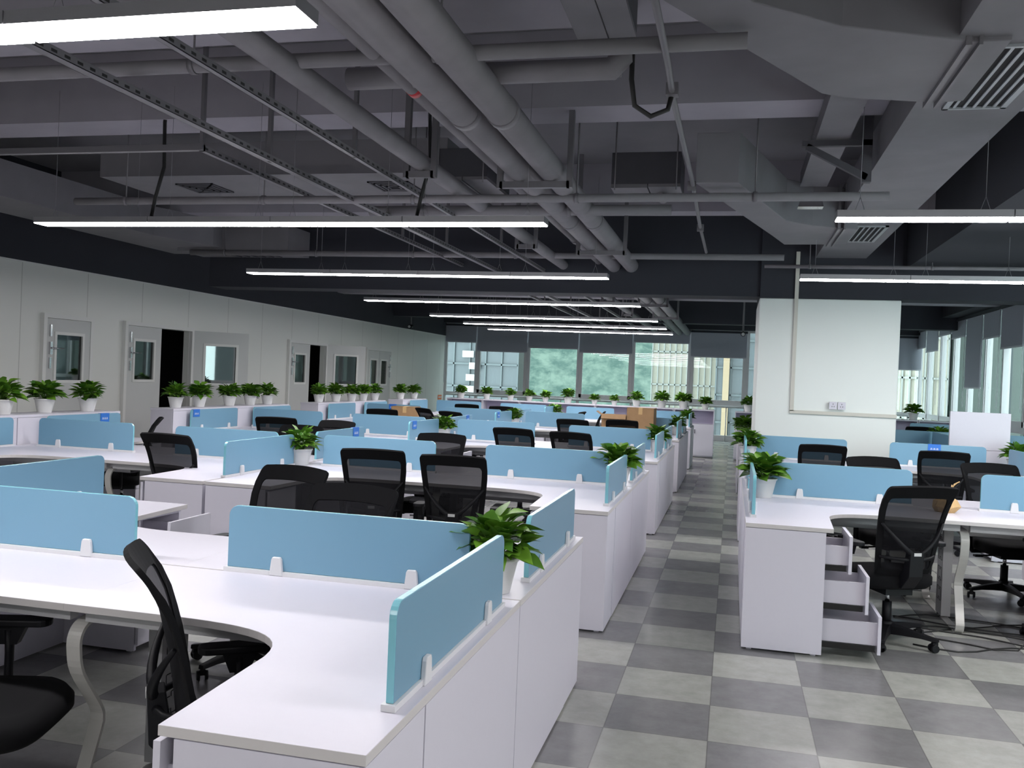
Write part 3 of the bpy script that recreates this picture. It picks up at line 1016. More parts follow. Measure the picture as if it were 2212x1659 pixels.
        for q in (-1, 1):
            c0 = cc + pr * 0.012 * q + Vector((0, 0, 0.026)) - e * 0.012
            c1 = c0 + pr * 0.015 * q
            cst.tube([c0, c1], [0.026, 0.023], 14)
        cst.obox(cc + Vector((0, 0, 0.045)) - e * 0.006, e * 0.016, pr * 0.012, Vector((0, 0, 0.014)))
        cst.obj('caster', M['black'], lg)
    return root

# --- plants -------------------------------------------------------
def leaf(mb, base, d, up, L, W, droop, fold):
    """heart shaped pointed leaf starting at base, going along d"""
    d = d.normalized()
    s = d.cross(up).normalized()
    n = s.cross(d).normalized()
    prof = [(0.0, 0.10), (0.10, 0.55), (0.25, 0.92), (0.42, 1.0), (0.62, 0.78), (0.80, 0.42), (0.92, 0.16), (1.0, 0.0)]
    vs = []
    for t_, w_ in prof:
        c = base + d * (L * t_) + n * (-droop * L * t_ * t_)
        h = w_ * W * 0.5
        vs += [c + s * h + n * (fold * h) - d * (0.02 * L if t_ == 0 else 0), c, c - s * h + n * (fold * h)]
    fs = []
    for i in range(len(prof) - 1):
        a = i * 3
        fs += [(a, a + 1, a + 4, a + 3), (a + 1, a + 2, a + 5, a + 4)]
    mb.add(vs, fs, 0, True)
def make_plant(seed, R=0.16, Ht=0.19, nl=58, pot_r=0.088, pot_h=0.13):
    def mk():
        rnd = random.Random(seed)
        root = bpy.data.objects.new('potted_plant', None)
        COL.objects.link(root)
        p = MB()
        p.lathe([(pot_r * 0.68, 0), (pot_r * 0.70, 0.004), (pot_r * 0.80, pot_h * 0.35), (pot_r * 0.92, pot_h * 0.72), (pot_r * 0.98, pot_h * 0.9), (pot_r * 1.05, pot_h * 0.93), (pot_r * 1.06, pot_h), (pot_r * 0.97, pot_h), (pot_r * 0.93, pot_h * 0.9)], seg=28)
        p.obj('plant_pot', M['pot'], root)
        MB().lathe([(pot_r * 0.90, pot_h * 0.86), (pot_r * 0.5, pot_h * 0.9), (0.001, pot_h * 0.9)], seg=16).obj('soil', M['soil'], root)
        fl = MB()
        st = MB()
        for i in range(nl):
            az = i * 2.39996 + rnd.uniform(-0.35, 0.35)
            k = (i + 0.5) / nl
            el = math.asin(min(1, 0.02 + 0.96 * k)) + rnd.uniform(-0.15, 0.15)
            rr = rnd.uniform(0.22, 0.66)
            out = Vector((math.cos(az), math.sin(az), 0))
            b = Vector((0, 0, pot_h + 0.012)) + out * (R * rr * math.cos(el)) + Vector((0, 0, Ht * rr * math.sin(el) + 0.005))
            dirv = out * (math.cos(el * 0.9) + 0.25) + Vector((0, 0, math.sin(el) * 0.9 + rnd.uniform(-0.25, 0.30)))
            L = R * rnd.uniform(0.40, 0.64)
            W = L * rnd.uniform(0.66, 0.90)
            up = Vector((rnd.uniform(-0.45, 0.45), rnd.uniform(-0.45, 0.45), 1)) - out * 0.1
            if abs(dirv.normalized().dot(up.normalized())) > 0.96: up = Vector((-out.y, out.x, 0.3)) + out
            leaf(fl, b, dirv, up, L, W, rnd.uniform(0.05, 0.42), rnd.uniform(0.12, 0.5))
            if i % 2 == 0:
                s0 = Vector((out.x * 0.012, out.y * 0.012, pot_h * 0.9))
                st.tube([s0, (s0 + b) / 2 + Vector((0, 0, 0.015)), b], 0.0022, 4)
        fl.obj('foliage', M['leaf'], root)
        st.obj('stems', M['stem'], root)
        return root
    return mk
PSEED = [0]
def plant(label, loc, rz=None, scale=1.0, kind=None, group='white-potted green plants'):
    PSEED[0] += 1
    k = kind if kind is not None else PSEED[0] % 5
    pars = [(11, 0.168, 0.21, 120), (23, 0.16, 0.20, 112), (37, 0.172, 0.19, 115), (51, 0.155, 0.21, 100), (67, 0.165, 0.18, 96)][k]
    o = place(('plant', k), make_plant(*pars), label, 'plant', loc, PSEED[0] * 1.7 if rz is None else rz, group)
    o.scale = (scale, scale, scale)
    return o

# ------------------------------------------------------------------ islands left of the aisle
ROWN = ['nearest', 'second', 'third', 'fourth', 'farthest']
ROWC = [3.185, 6.975, 10.765, 14.57, 18.34]     # centre lines
SEATN = ['aisle end', 'second seat from aisle', 'third seat from aisle', 'wall end']
# module m: seam x and direction of the return
def modx(m): return (-2.10, 1), (-2.10, -1), (-4.90, 1), (-4.90, -1)
MODS = [(-2.10, 1), (-2.10, -1), (-4.90, 1), (-4.90, -1)]
SIDEN = {-1: 'camera side', 1: 'window side'}
SHOW = {0: [(0, -1), (0, 1), (1, -1), (1, 1), (2, 1)], 4: [(0, -1), (1, -1), (2, -1), (3, -1)]}
for r in range(5):
    cy = ROWC[r]
    for m, (sx0, sx) in enumerate(MODS):
        for sy in (-1, 1):
            if r in SHOW and (m, sy) not in SHOW[r]: continue
            if r == 2 or r == 3 or r == 1 or True:
                place(('desk', sx, sy), make_desk(sx, sy), 'white L-shaped desk, %s, %s of %s island left of aisle' % (SEATN[m], SIDEN[sy], ROWN[r]), 'desk', (sx0, cy, 0), 0, 'white L-shaped desks left of the aisle')
            # pedestals
            show = m == 0 or (r in (0, 1) ) or (r == 2 and sy == -1)
            if show:
                pulls = (0.012, 0.006, 0.0)
                if (r, m, sy) == (0, 0, -1): pulls = (0.03, 0.022, 0.018)
                if (r, m, sy) == (0, 1, 1): pulls = (0.17, 0.03, 0.0)
                if (r, m, sy) == (2, 1, -1): pulls = (0.22, 0.02, 0.0)
                place(('ped', sx, sy, pulls), make_pedestal(sx, sy, pulls), 'white three-drawer pedestal, %s, %s of %s island left of aisle' % (SEATN[m], SIDEN[sy], ROWN[r]), 'drawer cabinet', (sx0, cy, 0), 0, 'white pedestals under the desk returns left of the aisle')
        # centre-line screens: panel 0.98 long, 0.21 to 1.19 from the seam
        if not (r == 0 and m == 3) and not (r == 0 and m == 2):
            place(('scr', 'x', 0.98), make_screen(0.98), 'pale blue desk screen across middle of %s island left of aisle, %s' % (ROWN[r], SEATN[m]), 'desk screen', (sx0 + sx * 0.70, cy + 0.012, 0.7505), 0, 'pale blue centre-line desk screens left of the aisle')
    # screens along y: on the aisle edge and on the spine between second and third seat, and at the wall cabinets
    for xk, xx, nm in ((0, -0.757, 'along aisle edge'), (1, -3.50, 'on middle spine'), (2, -6.255, 'beside wall cabinets')):
        if r == 0 and xk == 2: continue
        for q, (ya, yb) in enumerate(((0.24, 1.30), (1.73, 2.73))):
            if r == 4 and q == 1: continue
            y0_ = cy - 1.415
            if xk == 1 and q == 0 and r == 0: continue
            place(('scr', 'y', 1.04), make_screen(1.04, 0.02, 'y'), 'pale blue screen %s, %s half of %s island left of aisle' % (nm, 'near' if q == 0 else 'far', ROWN[r]), 'desk screen', (xx, y0_ + (ya + yb) / 2, 0.7505), 0, 'pale blue lengthwise desk screens left of the aisle')
    # trestles
    for k, xx in enumerate((-2.10, -4.90)):
        if r in (3, 4) or (r == 0 and k == 1): continue
        place('trestle', make_legframe, 'cream steel loop trestle under %s seam of %s island left of aisle' % ('aisle-side' if k == 0 else 'wall-side', ROWN[r]), 'desk frame', (xx, cy, 0), 0, 'cream steel trestles left of the aisle')
    if r >= 1:
        for q in (0, 1):
            if r == 4 and q == 1: continue
            place('wallcab', make_wall_cabinet, 'white storage cabinet at wall end of %s island, %s one' % (ROWN[r], 'nearer' if q == 0 else 'farther'), 'cabinet', (-6.32, cy - 0.711 + q * 1.422, 0), 0, 'white storage cabinets at the wall end')

# ------------------------------------------------------------------ islands right of the aisle
RR = [(6.965, 'nearest'), (10.78, 'column'), (14.6, 'far')]
RM = [(1.50, -1), (1.50, 1), (4.30, -1)]
RS = ['aisle end', 'second seat from aisle', 'third seat from aisle']
for r, (cy, nm) in enumerate(RR):
    for m, (sx0, sx) in enumerate(RM):
        for sy in (-1, 1):
            if r == 1 and sy == 1: continue
            if r == 2 and sy == 1 and m == 1: continue
            if m == 2: continue
            place(('desk', sx, sy), make_desk(sx, sy), 'white L-shaped desk, %s, %s of %s island right of aisle' % (RS[m], SIDEN[sy], nm), 'desk', (sx0, cy, 0), 0, 'white L-shaped desks right of the aisle')
            if r < 2:
                pulls = (0.012, 0.006, 0.0)
                if (r, m, sy) == (0, 0, -1): pulls = (0.125, 0.225, 0.30)
                place(('ped', sx, sy, pulls), make_pedestal(sx, sy, pulls), ('white pedestal with its three drawers open, right of aisle' if pulls[1] > 0.1 else 'white pedestal, %s, %s of %s island right of aisle' % (RS[m], SIDEN[sy], nm)), 'drawer cabinet', (sx0, cy, 0), 0, 'white pedestals under the desk returns right of the aisle')
        if m < 2:
            place(('scr', 'x', 0.98), make_screen(0.98), 'pale blue desk screen across middle of %s island right of aisle, %s' % (nm, RS[m]), 'desk screen', (sx0 + sx * 0.715, cy + 0.012, 0.7505), 0, 'pale blue centre-line desk screens right of the aisle')
    for xk, xx, nn in ((0, 0.158, 'along aisle edge'), (1, 2.90, 'on the spine')):
        for q, (ya, yb) in enumerate(((0.24, 1.30), (1.73, 2.73))):
            if r >= 1 and q == 1: continue
            if r == 2 and xk == 0: continue
            place(('scr', 'y', 1.04), make_screen(1.04, 0.02, 'y'), 'pale blue screen %s, %s half of %s island right of aisle' % (nn, 'near' if q == 0 else 'far', nm), 'desk screen', (xx, cy - 1.415 + (ya + yb) / 2, 0.7505), 0, 'pale blue lengthwise desk screens right of the aisle')
    if r < 2:
        place('trestle', make_legframe, 'cream steel loop trestle under %s island right of aisle' % nm, 'desk frame', (1.50, cy, 0), 0, 'cream steel trestles right of the aisle')
# more desks deep in the right part
place(('desk', 1, -1), make_desk(1, -1), 'white L-shaped desk by the right windows far behind the column', 'desk', (3.4, 18.4, 0), 0)
for i, (x, y) in enumerate(((2.6, 14.55), (3.75, 18.3), (4.1, 14.55))):
    place(('scr', 'x', 0.98), make_screen(0.98), 'pale blue desk screen far right of the column, ' + ('closest to the column', 'farthest away', 'closest to the windows')[i], 'desk screen', (x + (0.0 if i else 0.1), y + 0.012, 0.7505), 0, 'pale blue desk screens far right of the column')
place(('desk', 1, 1), make_desk(1, 1), 'white desk beside the right windows, window side', 'desk', (2.95, 14.6, 0), 0)
place(('desk', 1, -1), make_desk(1, -1), 'white desk beside the right windows, camera side', 'desk', (2.95, 14.6, 0), 0)

# tall lilac-white divider panel standing behind the right screens
t = thing('divider_panel', 'tall lilac-white divider panel standing right of the column', 'divider', (2.715, 11.15, 0))
MB().box(-0.312, 0.312, 0.0, 0.022, 0.02, 1.375).obj('panel_core', M['white'], t)
MB().box(-0.312, 0.312, -0.018, 0, 0.955, 1.375).obj('upper_board', M['white'], t, bevel=0.0015)
MB().box(-0.312, 0.312, -0.018, 0, 0.02, 0.951).obj('lower_board', M['white'], t, bevel=0.0015)
for s_ in (-1, 1):
    MB().box(s_ * 0.27 - 0.03, s_ * 0.27 + 0.03, -0.12, 0.14, 0.0, 0.02).obj('foot', M['greymetal'], t)

# --- low cabinets across the far end ------------------------------
def make_far_cabinet():
    """0.86 wide; open shelf above, two doors below; faces -y, origin front centre"""
    root = bpy.data.objects.new('filing_cabinet', None)
    COL.objects.link(root)
    w, d, h = 0.425, 0.385, 1.03
    b = MB()
    b.box(-w, -w + 0.018, 0.0, d, 0.02, h - 0.025); b.box(w - 0.018, w, 0.0, d, 0.02, h - 0.025)
    b.box(-w, w, d - 0.018, d, 0.02, h - 0.025); b.box(-w, w, 0.0, d, 0.02, 0.04); b.box(-w, w, 0.02, d, 0.70, 0.718)
    b.obj('cabinet_body', M['white'], root)
    MB().box(-w + 0.018, w - 0.018, d - 0.03, d - 0.019, 0.718, 1.004).obj('shelf_back', M['shelfback'], root)
    MB().box(-w - 0.002, w + 0.002, -0.01, d + 0.005, h - 0.025, h).obj('cabinet_top', M['white'], root, bevel=0.0015)
    for s in (-1, 1):
        m = MB(); m.box(s * 0.002, s * (w - 0.002), -0.018, 0, 0.045, 0.715)
        dr = m.obj('door', M['white'], root)
        k = MB(); k.box(s * 0.02, s * 0.035, -0.035, -0.018, 0.52, 0.60); k.obj('handle', M['chrome'], dr)
    MB().box(-w + 0.02, w - 0.02, 0.02, d - 0.02, 0, 0.02).obj('plinth', M['skirt'], root)
    return root
x = -0.352 - 0.427
for i in range(7):
    place('farcab', make_far_cabinet, 'white low filing cabinet with open shelf before far windows, %s from the aisle' % ['first', 'second', 'third', 'fourth', 'fifth', 'sixth', 'seventh'][i], 'cabinet', (x, 19.85, 0), 0, 'white filing cabinets before the far windows')
    x -= 0.858
place('farcab', make_far_cabinet, 'white low filing cabinet right of the aisle beside the column', 'cabinet', (0.50, 19.7, 0), 0)
for i in range(2):
    place('farcab', make_far_cabinet, 'white low cabinet by the far right corner windows, %s one' % ('left', 'right')[i], 'cabinet', (3.2 + i * 0.86, 19.5, 0), 0)

# ------------------------------------------------------------------ plants
names5 = ['nearest', 'second nearest', 'third', 'fourth', 'farthest']
for i, (x, y) in enumerate(((-6.49, 6.98), (-6.49, 7.50), (-6.47, 8.08))):
    plant('potted plant on the wall cabinets of the second island, %s of three' % ('leftmost', 'middle', 'rightmost')[i], (x, y, 1.02), scale=1.05, kind=(0, 2, 1)[i])
for i, y in enumerate((9.62, 10.12, 10.82, 11.35, 11.83)):
    plant('potted plant on the wall cabinets of the third island, %s of five from left' % ('first', 'second', 'third', 'fourth', 'fifth')[i], (-6.48, y, 1.02))
for i, y in enumerate((13.5, 14.15, 14.8, 15.3, 15.85)):
    plant('potted plant on the wall cabinets of the fourth island, %s of five from left' % ('first', 'second', 'third', 'fourth', 'fifth')[i], (-6.48, y, 1.02))
for i, y in enumerate((17.2, 18.0)):
    plant('potted plant on the wall cabinet of the farthest island, %s' % ('left', 'right')[i], (-6.48, y, 1.02))
fx = [-6.05, -5.44, -4.88, -4.44, -4.07, -3.56, -2.96, -2.52, -2.03, -1.48, -1.02, -0.55]
fn = ['leftmost', 'second', 'third', 'fourth', 'fifth', 'sixth', 'seventh', 'eighth', 'ninth', 'tenth', 'eleventh', 'rightmost']
fs_ = [1.0, .95, .9, .9, .85, 1.1, .78, .78, 1.1, 1.15, 1.2, .95]
for i, x in enumerate(fx):
    plant('potted plant on the far cabinets under the windows, %s of twelve from left' % fn[i], (x, 19.98, 1.03), scale=fs_[i])
plant('potted plant on the far cabinet beside the column', (0.34, 19.85, 1.03), scale=1.1)
for r, (x, y, s) in enumerate(((-0.835, 3.28, 1.0), (-0.835, 7.03, 1.1), (-0.84, 10.85, 1.05), (-0.84, 14.62, 1.0), (-0.84, 18.2, 1.0))):
    plant('potted plant beside the aisle on the %s island left of it' % ROWN[r], (x, y, 0.75), scale=s, kind=(0, 2, 1, 3, 0)[r], rz=(0.6, 1.9, 2.5, 4, 5)[r])
plant('lush potted plant on the middle spine of the second island', (-3.47, 6.93, 0.75), scale=1.05, kind=3)
plant('potted plant on the middle spine of the third island', (-3.47, 10.78, 0.75), kind=1)
plant('potted plant on the middle spine of the fourth island', (-3.48, 14.6, 0.75))
plant('potted plant on the middle spine of the farthest island', (-3.48, 18.1, 0.75))
plant('large potted plant beside the aisle on the nearest island right of it', (0.245, 6.90, 0.75), scale=1.1, kind=2, rz=2.2)
plant('potted plant beside the aisle left of the column front', (0.20, 10.6, 0.75), scale=1.1, kind=0)
plant('potted plant beside the aisle partly behind the column', (0.20, 14.6, 0.75), scale=1.15)
plant('potted plant in front of the far right screens, left of the tall divider', (3.06, 14.78, 0.75), scale=1.1)
plant('potted plant on the far right cabinet near the right windows', (3.55, 19.62, 1.03), scale=1.1)
plant('potted plant peeking out right of the column on the far cabinet', (2.9, 19.62, 1.03), scale=1.0)
plant('potted plant at the right picture edge beside the tall divider', (3.02, 10.85, 0.75), scale=1.05)

# ------------------------------------------------------------------ chairs
def chair(label, xt, yt, yaw_deg, dz=0.0):
    """xt, yt: where the top edge of the back is; yaw: facing direction, 0 = +y"""
    a = math.radians(yaw_deg)
    ox = -math.sin(a) * 0.355
    oy = math.cos(a) * 0.355
    o = place('chair', make_chair, label, 'office chair', (xt + ox, yt + oy, dz), a, 'black mesh office chairs')
    return o
chair('black mesh chair seen edge-on in front of the nearest desk', -1.665, 2.26, -54)
chair('black chair cut by the left picture edge, only seat and armrest showing', -2.67, 2.30, -72)
chair('black mesh chair behind the nearest screen, left of the overlapping pair', -2.30, 4.60, 166)
chair('black mesh chair behind the nearest screen, right of the overlapping pair', -1.70, 4.02, 173)
chair('black mesh chair at second island, left of the two seen from behind', -2.42, 5.90, 10)
chair('black mesh chair at second island, right of the two seen from behind', -1.81, 5.82, 6)
chair('black mesh chair in front of wall-side desk, left of third seat return', -4.22, 6.10, -4)
chair('black chair behind wall-end screen of the second island', -5.45, 7.90, 125)
chair('black mesh chair between third and second island, wall side, facing window', -4.82, 8.98, 12)
chair('low black chair top behind the third-seat screen of the second island', -3.95, 7.95, 176)
chair('black mesh chair facing camera, second pair behind second island', -4.06, 9.00, 168)
chair('black mesh chair behind the third island, left of the cardboard box', -4.95, 12.4, 15)
chair('black chair behind the second-seat screen of the second island', -2.55, 7.93, 180)
chair('black mesh chair at third island, aisle side, left of two', -2.27, 9.38, -8)
chair('black mesh chair at third island, aisle side, right of two', -1.62, 9.22, -10)
chair('black mesh chair behind third island screens, middle of the aisle side', -2.12, 12.25, -6)
chair('black chair turned sideways behind third island, right of cardboard box', -4.75, 13.52, -40)
chair('black chair behind third island, right neighbour of the sideways one', -4.05, 12.75, -25)
chair('black chair before the farthest island, left one', -4.85, 16.4, 10)
chair('black chair before the farthest island, right one', -4.10, 16.1, 8)
chair('black chair seen in profile left of the boxes, left one of two', -2.45, 15.45, 84)
chair('black chair seen in profile left of the boxes, right one of two', -2.18, 16.15, 96)
chair('black chair in front of the tall cardboard box', -1.50, 12.85, 4)
chair('black mesh chair with turned back at open drawers, right of the aisle', 1.14, 5.75, 24)
chair('black mesh chair in front of the column, facing away', 0.90, 9.45, 2)
chair('black mesh chair in front of the column, facing the camera', 1.14, 8.10, 200)
chair('black mesh chair before the tall divider, left and taller one', 2.01, 9.45, -4)
chair('black mesh chair before the tall divider, right and nearer one', 2.04, 8.12, 192)
chair('black chair far behind the column near the right windows', 3.06, 16.2, 2)
chair('black chair whose casters show at the right edge, right of aisle', 2.20, 6.10, 0)

# ------------------------------------------------------------------ small things
def name_card(label, loc, axis, side):
    """blue card clipped over the screen top; axis = direction of its width, side = which way the face looks"""
    t = thing('name_card', label, 'name card', loc, 0, 'blue name cards on the desk screens')
    a = MB(); l = MB()
    def B(mb, u0, u1, d0, d1, z0, z1):
        if axis == 'x': mb.box(u0, u1, side * d0, side * d1, z0, z1)
        else: mb.box(side * d0, side * d1, u0, u1, z0, z1)
    B(a, -0.065, 0.065, 0.0, 0.004, -0.075, 0.012)
    B(a, -0.065, 0.065, -0.028, 0.004, 0.012, 0.015)
    a.obj('card_plate', M['card'], t)
    for k in (-1, 0, 1):
        c = k * 0.030
        for (u0, u1, z0, z1) in ((-0.011, 0.011, 0.004, 0.007), (-0.009, 0.009, -0.004, -0.001), (-0.002, 0.002, -0.012, 0.010), (-0.011, -0.007, -0.012, -0.003), (0.006, 0.010, -0.012, -0.001)):
            B(l, c + u0, c + u1, 0.004, 0.0048, z0 - 0.036, z1 - 0.036)
    l.obj('lettering', M['letter'], t)
    return t
ZC = 0.995
name_card('blue name card on the wall-side screen of the second island', (-6.243, 8.06, ZC), 'y', 1)
name_card('blue name card on the wall-side screen of the third island', (-6.243, 9.70, ZC), 'y', 1)
name_card('blue name card on spine screen behind the lush plant, second island', (-3.488, 8.10, ZC), 'y', 1)
name_card('blue name card on near spine screen of the third island', (-3.488, 9.75, ZC), 'y', 1)
name_card('blue name card on far spine screen of the third island', (-3.488, 11.88, ZC), 'y', 1)
name_card('blue name card on near spine screen of the fourth island', (-3.488, 13.56, ZC), 'y', 1)
name_card('blue name card left of the single cardboard box', (-5.62, 14.57, ZC), 'x', -1)
name_card('blue name card on the screen before the tall divider, right side', (2.18, 10.78, ZC), 'x', -1)

def carton(label, loc, sx, sy, sz, rz, flaps):
    t = thing('cardboard_box', label, 'box', loc, rz)
    b = MB()
    b.box(-sx / 2, sx / 2, -sy / 2, -sy / 2 + 0.006, 0, sz); b.box(-sx / 2, sx / 2, sy / 2 - 0.006, sy / 2, 0, sz)
    b.box(-sx / 2, -sx / 2 + 0.006, -sy / 2, sy / 2, 0, sz); b.box(sx / 2 - 0.006, sx / 2, -sy / 2, sy / 2, 0, sz)
    b.box(-sx / 2, sx / 2, -sy / 2, sy / 2, 0, 0.006)
    if not flaps: b.box(-sx / 2, sx / 2, -sy / 2, sy / 2, sz - 0.006, sz)
    b.obj('carton', M['cardboard'], t)
    if flaps:
        MB().obox((0, -sy / 2 - 0.05, sz - 0.02), (sx / 2, 0, 0), (0, 0.05, 0.035), (0, 0.002, -0.003)).obj('flap', M['cardboard'], t)
        MB().obox((-sx / 2 - 0.04, 0, sz + 0.02), (0.045, 0, -0.03), (0, sy / 2, 0), (0.002, 0, 0.003)).obj('flap', M['cardboard'], t)
    else:
        MB().box(-0.03, 0.03, -sy / 2 - 0.001, sy / 2 + 0.001, sz - 0.1, sz + 0.001).obj('tape', M['kraft'], t)
    return t
carton('low open cardboard box on the fourth island, left of the tall one', (-1.78, 14.22, 0.75), 0.38, 0.30, 0.28, 0.05, True)
carton('tall brown cardboard box on the fourth island near the aisle', (-1.36, 14.25, 0.75), 0.42, 0.34, 0.41, -0.03, False)
carton('single cardboard box on the wall end of the fourth island', (-5.25, 14.22, 0.75), 0.44, 0.30, 0.245, 0.2, False)

# crumpled paper bag with a dried stalk on the right desk
t = thing('paper_bag', 'crumpled tan paper bag with dried stalk on the nearest right desk', 'paper bag', (1.455, 6.76, 0.75))
rnd = random.Random(3)
b = MB()
segs = 10
vs = []
levels = [(0.055, 0.0), (0.06, 0.04), (0.05, 0.08), (0.022, 0.105), (0.03, 0.13)]
for r_, z in levels:
    for k in range(segs):
        a = 2 * PI * k / segs
        rr = r_ * (1 + rnd.uniform(-0.28, 0.28))
        vs.append((rr * 1.3 * math.cos(a), rr * math.sin(a), z + (rnd.uniform(-0.008, 0.008) if z > 0 else 0)))
fs = [(i * segs + k, i * segs + (k + 1) % segs, (i + 1) * segs + (k + 1) % segs, (i + 1) * segs + k) for i in range(len(levels) - 1) for k in range(segs)]
b.add(vs, fs + [tuple(range(segs - 1, -1, -1))])
b.obj('bag', M['kraft'], t)
b = MB()
for k in range(4):
    b.tube([(0.01, 0, 0.12), (0.03 + 0.01 * k, 0.01 * k, 0.16 + 0.012 * k), (0.035 + 0.015 * k, 0.0, 0.19 + 0.008 * k)], 0.004, 5)
b.obj('stalk', M['kraft'], t)

# floor cables under the right desks
rnd = random.Random(9)
for i in range(7):
    y0 = 6.35 + rnd.uniform(-0.25, 0.5)
    pts = []
    n = 16
    hump = i == 2
    for k in range(n + 1):
        t_ = k / n
        z = 0.006 + (0.22 * math.exp(-((t_ - 0.42) / 0.07) ** 2) if hump else 0)
        pts.append((1.15 + 1.9 * t_, y0 + 0.12 * math.sin(t_ * 9 + i) + 0.03 * math.sin(t_ * 21 + i * 2), z))
    o = MB().tube(pts, 0.005, 6).obj('power_cable', M['cable'])
    tag(o, 'black cable on the floor under the right desks, ' + ['nearest to the aisle chair', 'second nearest', 'one rising in a hump', 'one just behind the hump', 'fifth towards the windows', 'sixth towards the windows', 'rearmost'][i], 'cable', 'black cables under the right desks')

# ------------------------------------------------------------------ ceiling lights
def light_row(label, x0, x1, y, z=2.60, nsec=4, wires=True):
    t = thing('linear_pendant_light', label, 'ceiling light', ((x0 + x1) / 2, y, z), 0, 'linear pendant lights')
    L = (x1 - x0)
    sec = L / nsec
    for k in range(nsec):
        a = -L / 2 + k * sec
        h = MB()
        h.box(a + 0.003, a + sec - 0.003, -0.075, 0.075, 0.006, 0.05)
        ho = h.obj('lamp_housing', M['alu'], t)
        MB().box(a + 0.008, a + sec - 0.008, -0.071, 0.071, -0.001, 0.006).obj('diffuser', M['lamp'], ho)
        if wires:
            for u in (a + 0.14, a + sec - 0.14):
                m = MB()
                m.tube([(u - 0.03, 0, 0.05), (u, 0, 0.14)], 0.0018, 4)
                m.tube([(u + 0.03, 0, 0.05), (u, 0, 0.14)], 0.0018, 4)
                m.tube([(u, 0, 0.14), (u, 0, SLAB - z - 0.3)], 0.0018, 4)
                m.obj('hanging_wire', M['wire'], t)
    return t
LR = [(2.49, 'nearest'), (6.07, 'second'), (9.26, 'third'), (12.6, 'fourth'), (15.6, 'fifth'), (17.7, 'sixth'), (19.6, 'seventh and farthest')]
for y, nm in LR:
    light_row('long white linear light left of the aisle, %s from camera' % nm, -5.36, -1.28, y)
light_row('long white linear light left of the aisle, behind the camera', -5.36, -1.28, -1.0)
light_row('white linear light right of the aisle, nearer visible one', 0.57, 4.5, 5.89)
light_row('white linear light right of the aisle, farther visible one', 0.58, 4.5, 9.11)
light_row('white linear light right of the aisle, overhead and out of view', 0.57, 4.5, 2.4)
light_row('white linear light right of the aisle, behind the camera', 0.57, 4.5, -1.0)

# ------------------------------------------------------------------ pipes, ducts, trays
def pipe(name, label, pts, r, m=None, cat='pipe', seg=14, group=None):
    o = MB().tube(pts, r, seg).obj(name, m or M['pipe'])
    tag(o, label, cat, group)
    return o
ZP = 3.02
def collars(t, x, r, ys, z):
    for y in ys:
        MB().tube([(x, y - 0.03, z), (x, y + 0.03, z)], r * 1.06, 16).obj('joint_band', M['pipe'], t)
for x, nm in ((-1.52, 'left'), (-1.30, 'right')):
    t = thing('insulated_pipe', 'thick insulated pipe under the ceiling, %s of the pair above the aisle' % nm, 'pipe', (x, 0, ZP), 0)
    MB().tube([(0, -2.8, 0), (0, 26.0, 0)], 0.088, 20).obj('pipe_run', M['pipe'], t)
    for y in (1.9, 4.85, 8.2, 12.6, 16.0):
        MB().tube([(0, y - 0.02, 0), (0, y + 0.05, 0)], 0.094, 20).obj('joint_band', M['pipe'], t)
o = pipe('insulated_pipe', 'slim pipe running close beside the thick pipe pair', [(-1.72, -2.8, ZP + 0.05), (-1.72, 26, ZP + 0.05)], 0.042)
for y in (4.55,):
    MB().tube([(-1.72, y, ZP + 0.05), (-1.72, y + 0.06, ZP + 0.05)], 0.0435, 14).obj('red_tape', M['red'], o)
for y in (3.1, 7.2, 9.6): MB().tube([(-1.72, y, ZP + 0.05), (-1.72, y + 0.12, ZP + 0.05)], 0.05, 14).obj('coupling', M['pipe'], o)
pipe('insulated_pipe', 'medium pipe left of the thick pair, running to the windows', [(-2.17, -2.8, ZP), (-2.17, 26, ZP)], 0.062)
# trapeze hangers
def trapeze(label, x0, x1, y, z, group='steel trapeze hangers under the pipes'):
    t = thing('pipe_hanger', label, 'hanger', ((x0 + x1) / 2, y, z), 0, group)
    h = (x1 - x0) / 2
    MB().box(-h, h, -0.02, 0.02, -0.045, 0.0).obj('cross_bar', M['tray'], t)
    for s in (-1, 1):
        MB().box(s * h - 0.02, s * h + 0.02, -0.02, 0.02, -0.045, SLAB - z).obj('drop_rod', M['tray'], t)
    return t
hn = ['first', 'second', 'third', 'fourth', 'fifth', 'sixth', 'seventh']
for i, y in enumerate((2.75, 6.22, 9.55, 12.85, 16.0, 19.0)):
    trapeze('steel trapeze carrying the thick pipe pair, %s from camera' % hn[i], -1.66, -1.16, y, ZP - 0.09)
    trapeze('steel hanger carrying the medium pipe, %s from camera' % hn[i], -2.27, -2.07, y - 0.25, ZP - 0.065)
# cable trays along y
def tray_y(label, x, z, w, y0=-2.8, y1=26.0):
    t = thing('cable_tray', label, 'cable tray', (x, 0, z))
    m = MB()
    m.box(-w / 2, w / 2, y0, y1, 0, 0.003)
    m.box(-w / 2, -w / 2 + 0.003, y0, y1, 0, 0.04)
    m.box(w / 2 - 0.003, w / 2, y0, y1, 0, 0.04)
    m.obj('tray_channel', M['perf'], t)
    for i in range(7):
        MB().box(-0.012, 0.012, 1.6 + i * 3.8, 1.63 + i * 3.8, 0.0, SLAB - z).obj('hanging_strap', M['tray'], t)
    return t
tray_y('perforated cable tray above the middle of the left desks', -3.02, 2.90, 0.055)
tray_y('narrow perforated tray between the wide tray and the medium pipe', -2.42, 2.92, 0.035)
t = tray_y('thin conduit tray bending towards the left wall', -3.52, 2.98, 0.04, 5.4)
MB().box(-4.95, 0.02, 5.38, 5.42, 0, 0.04).obj('crossing_channel', M['tray'], t)
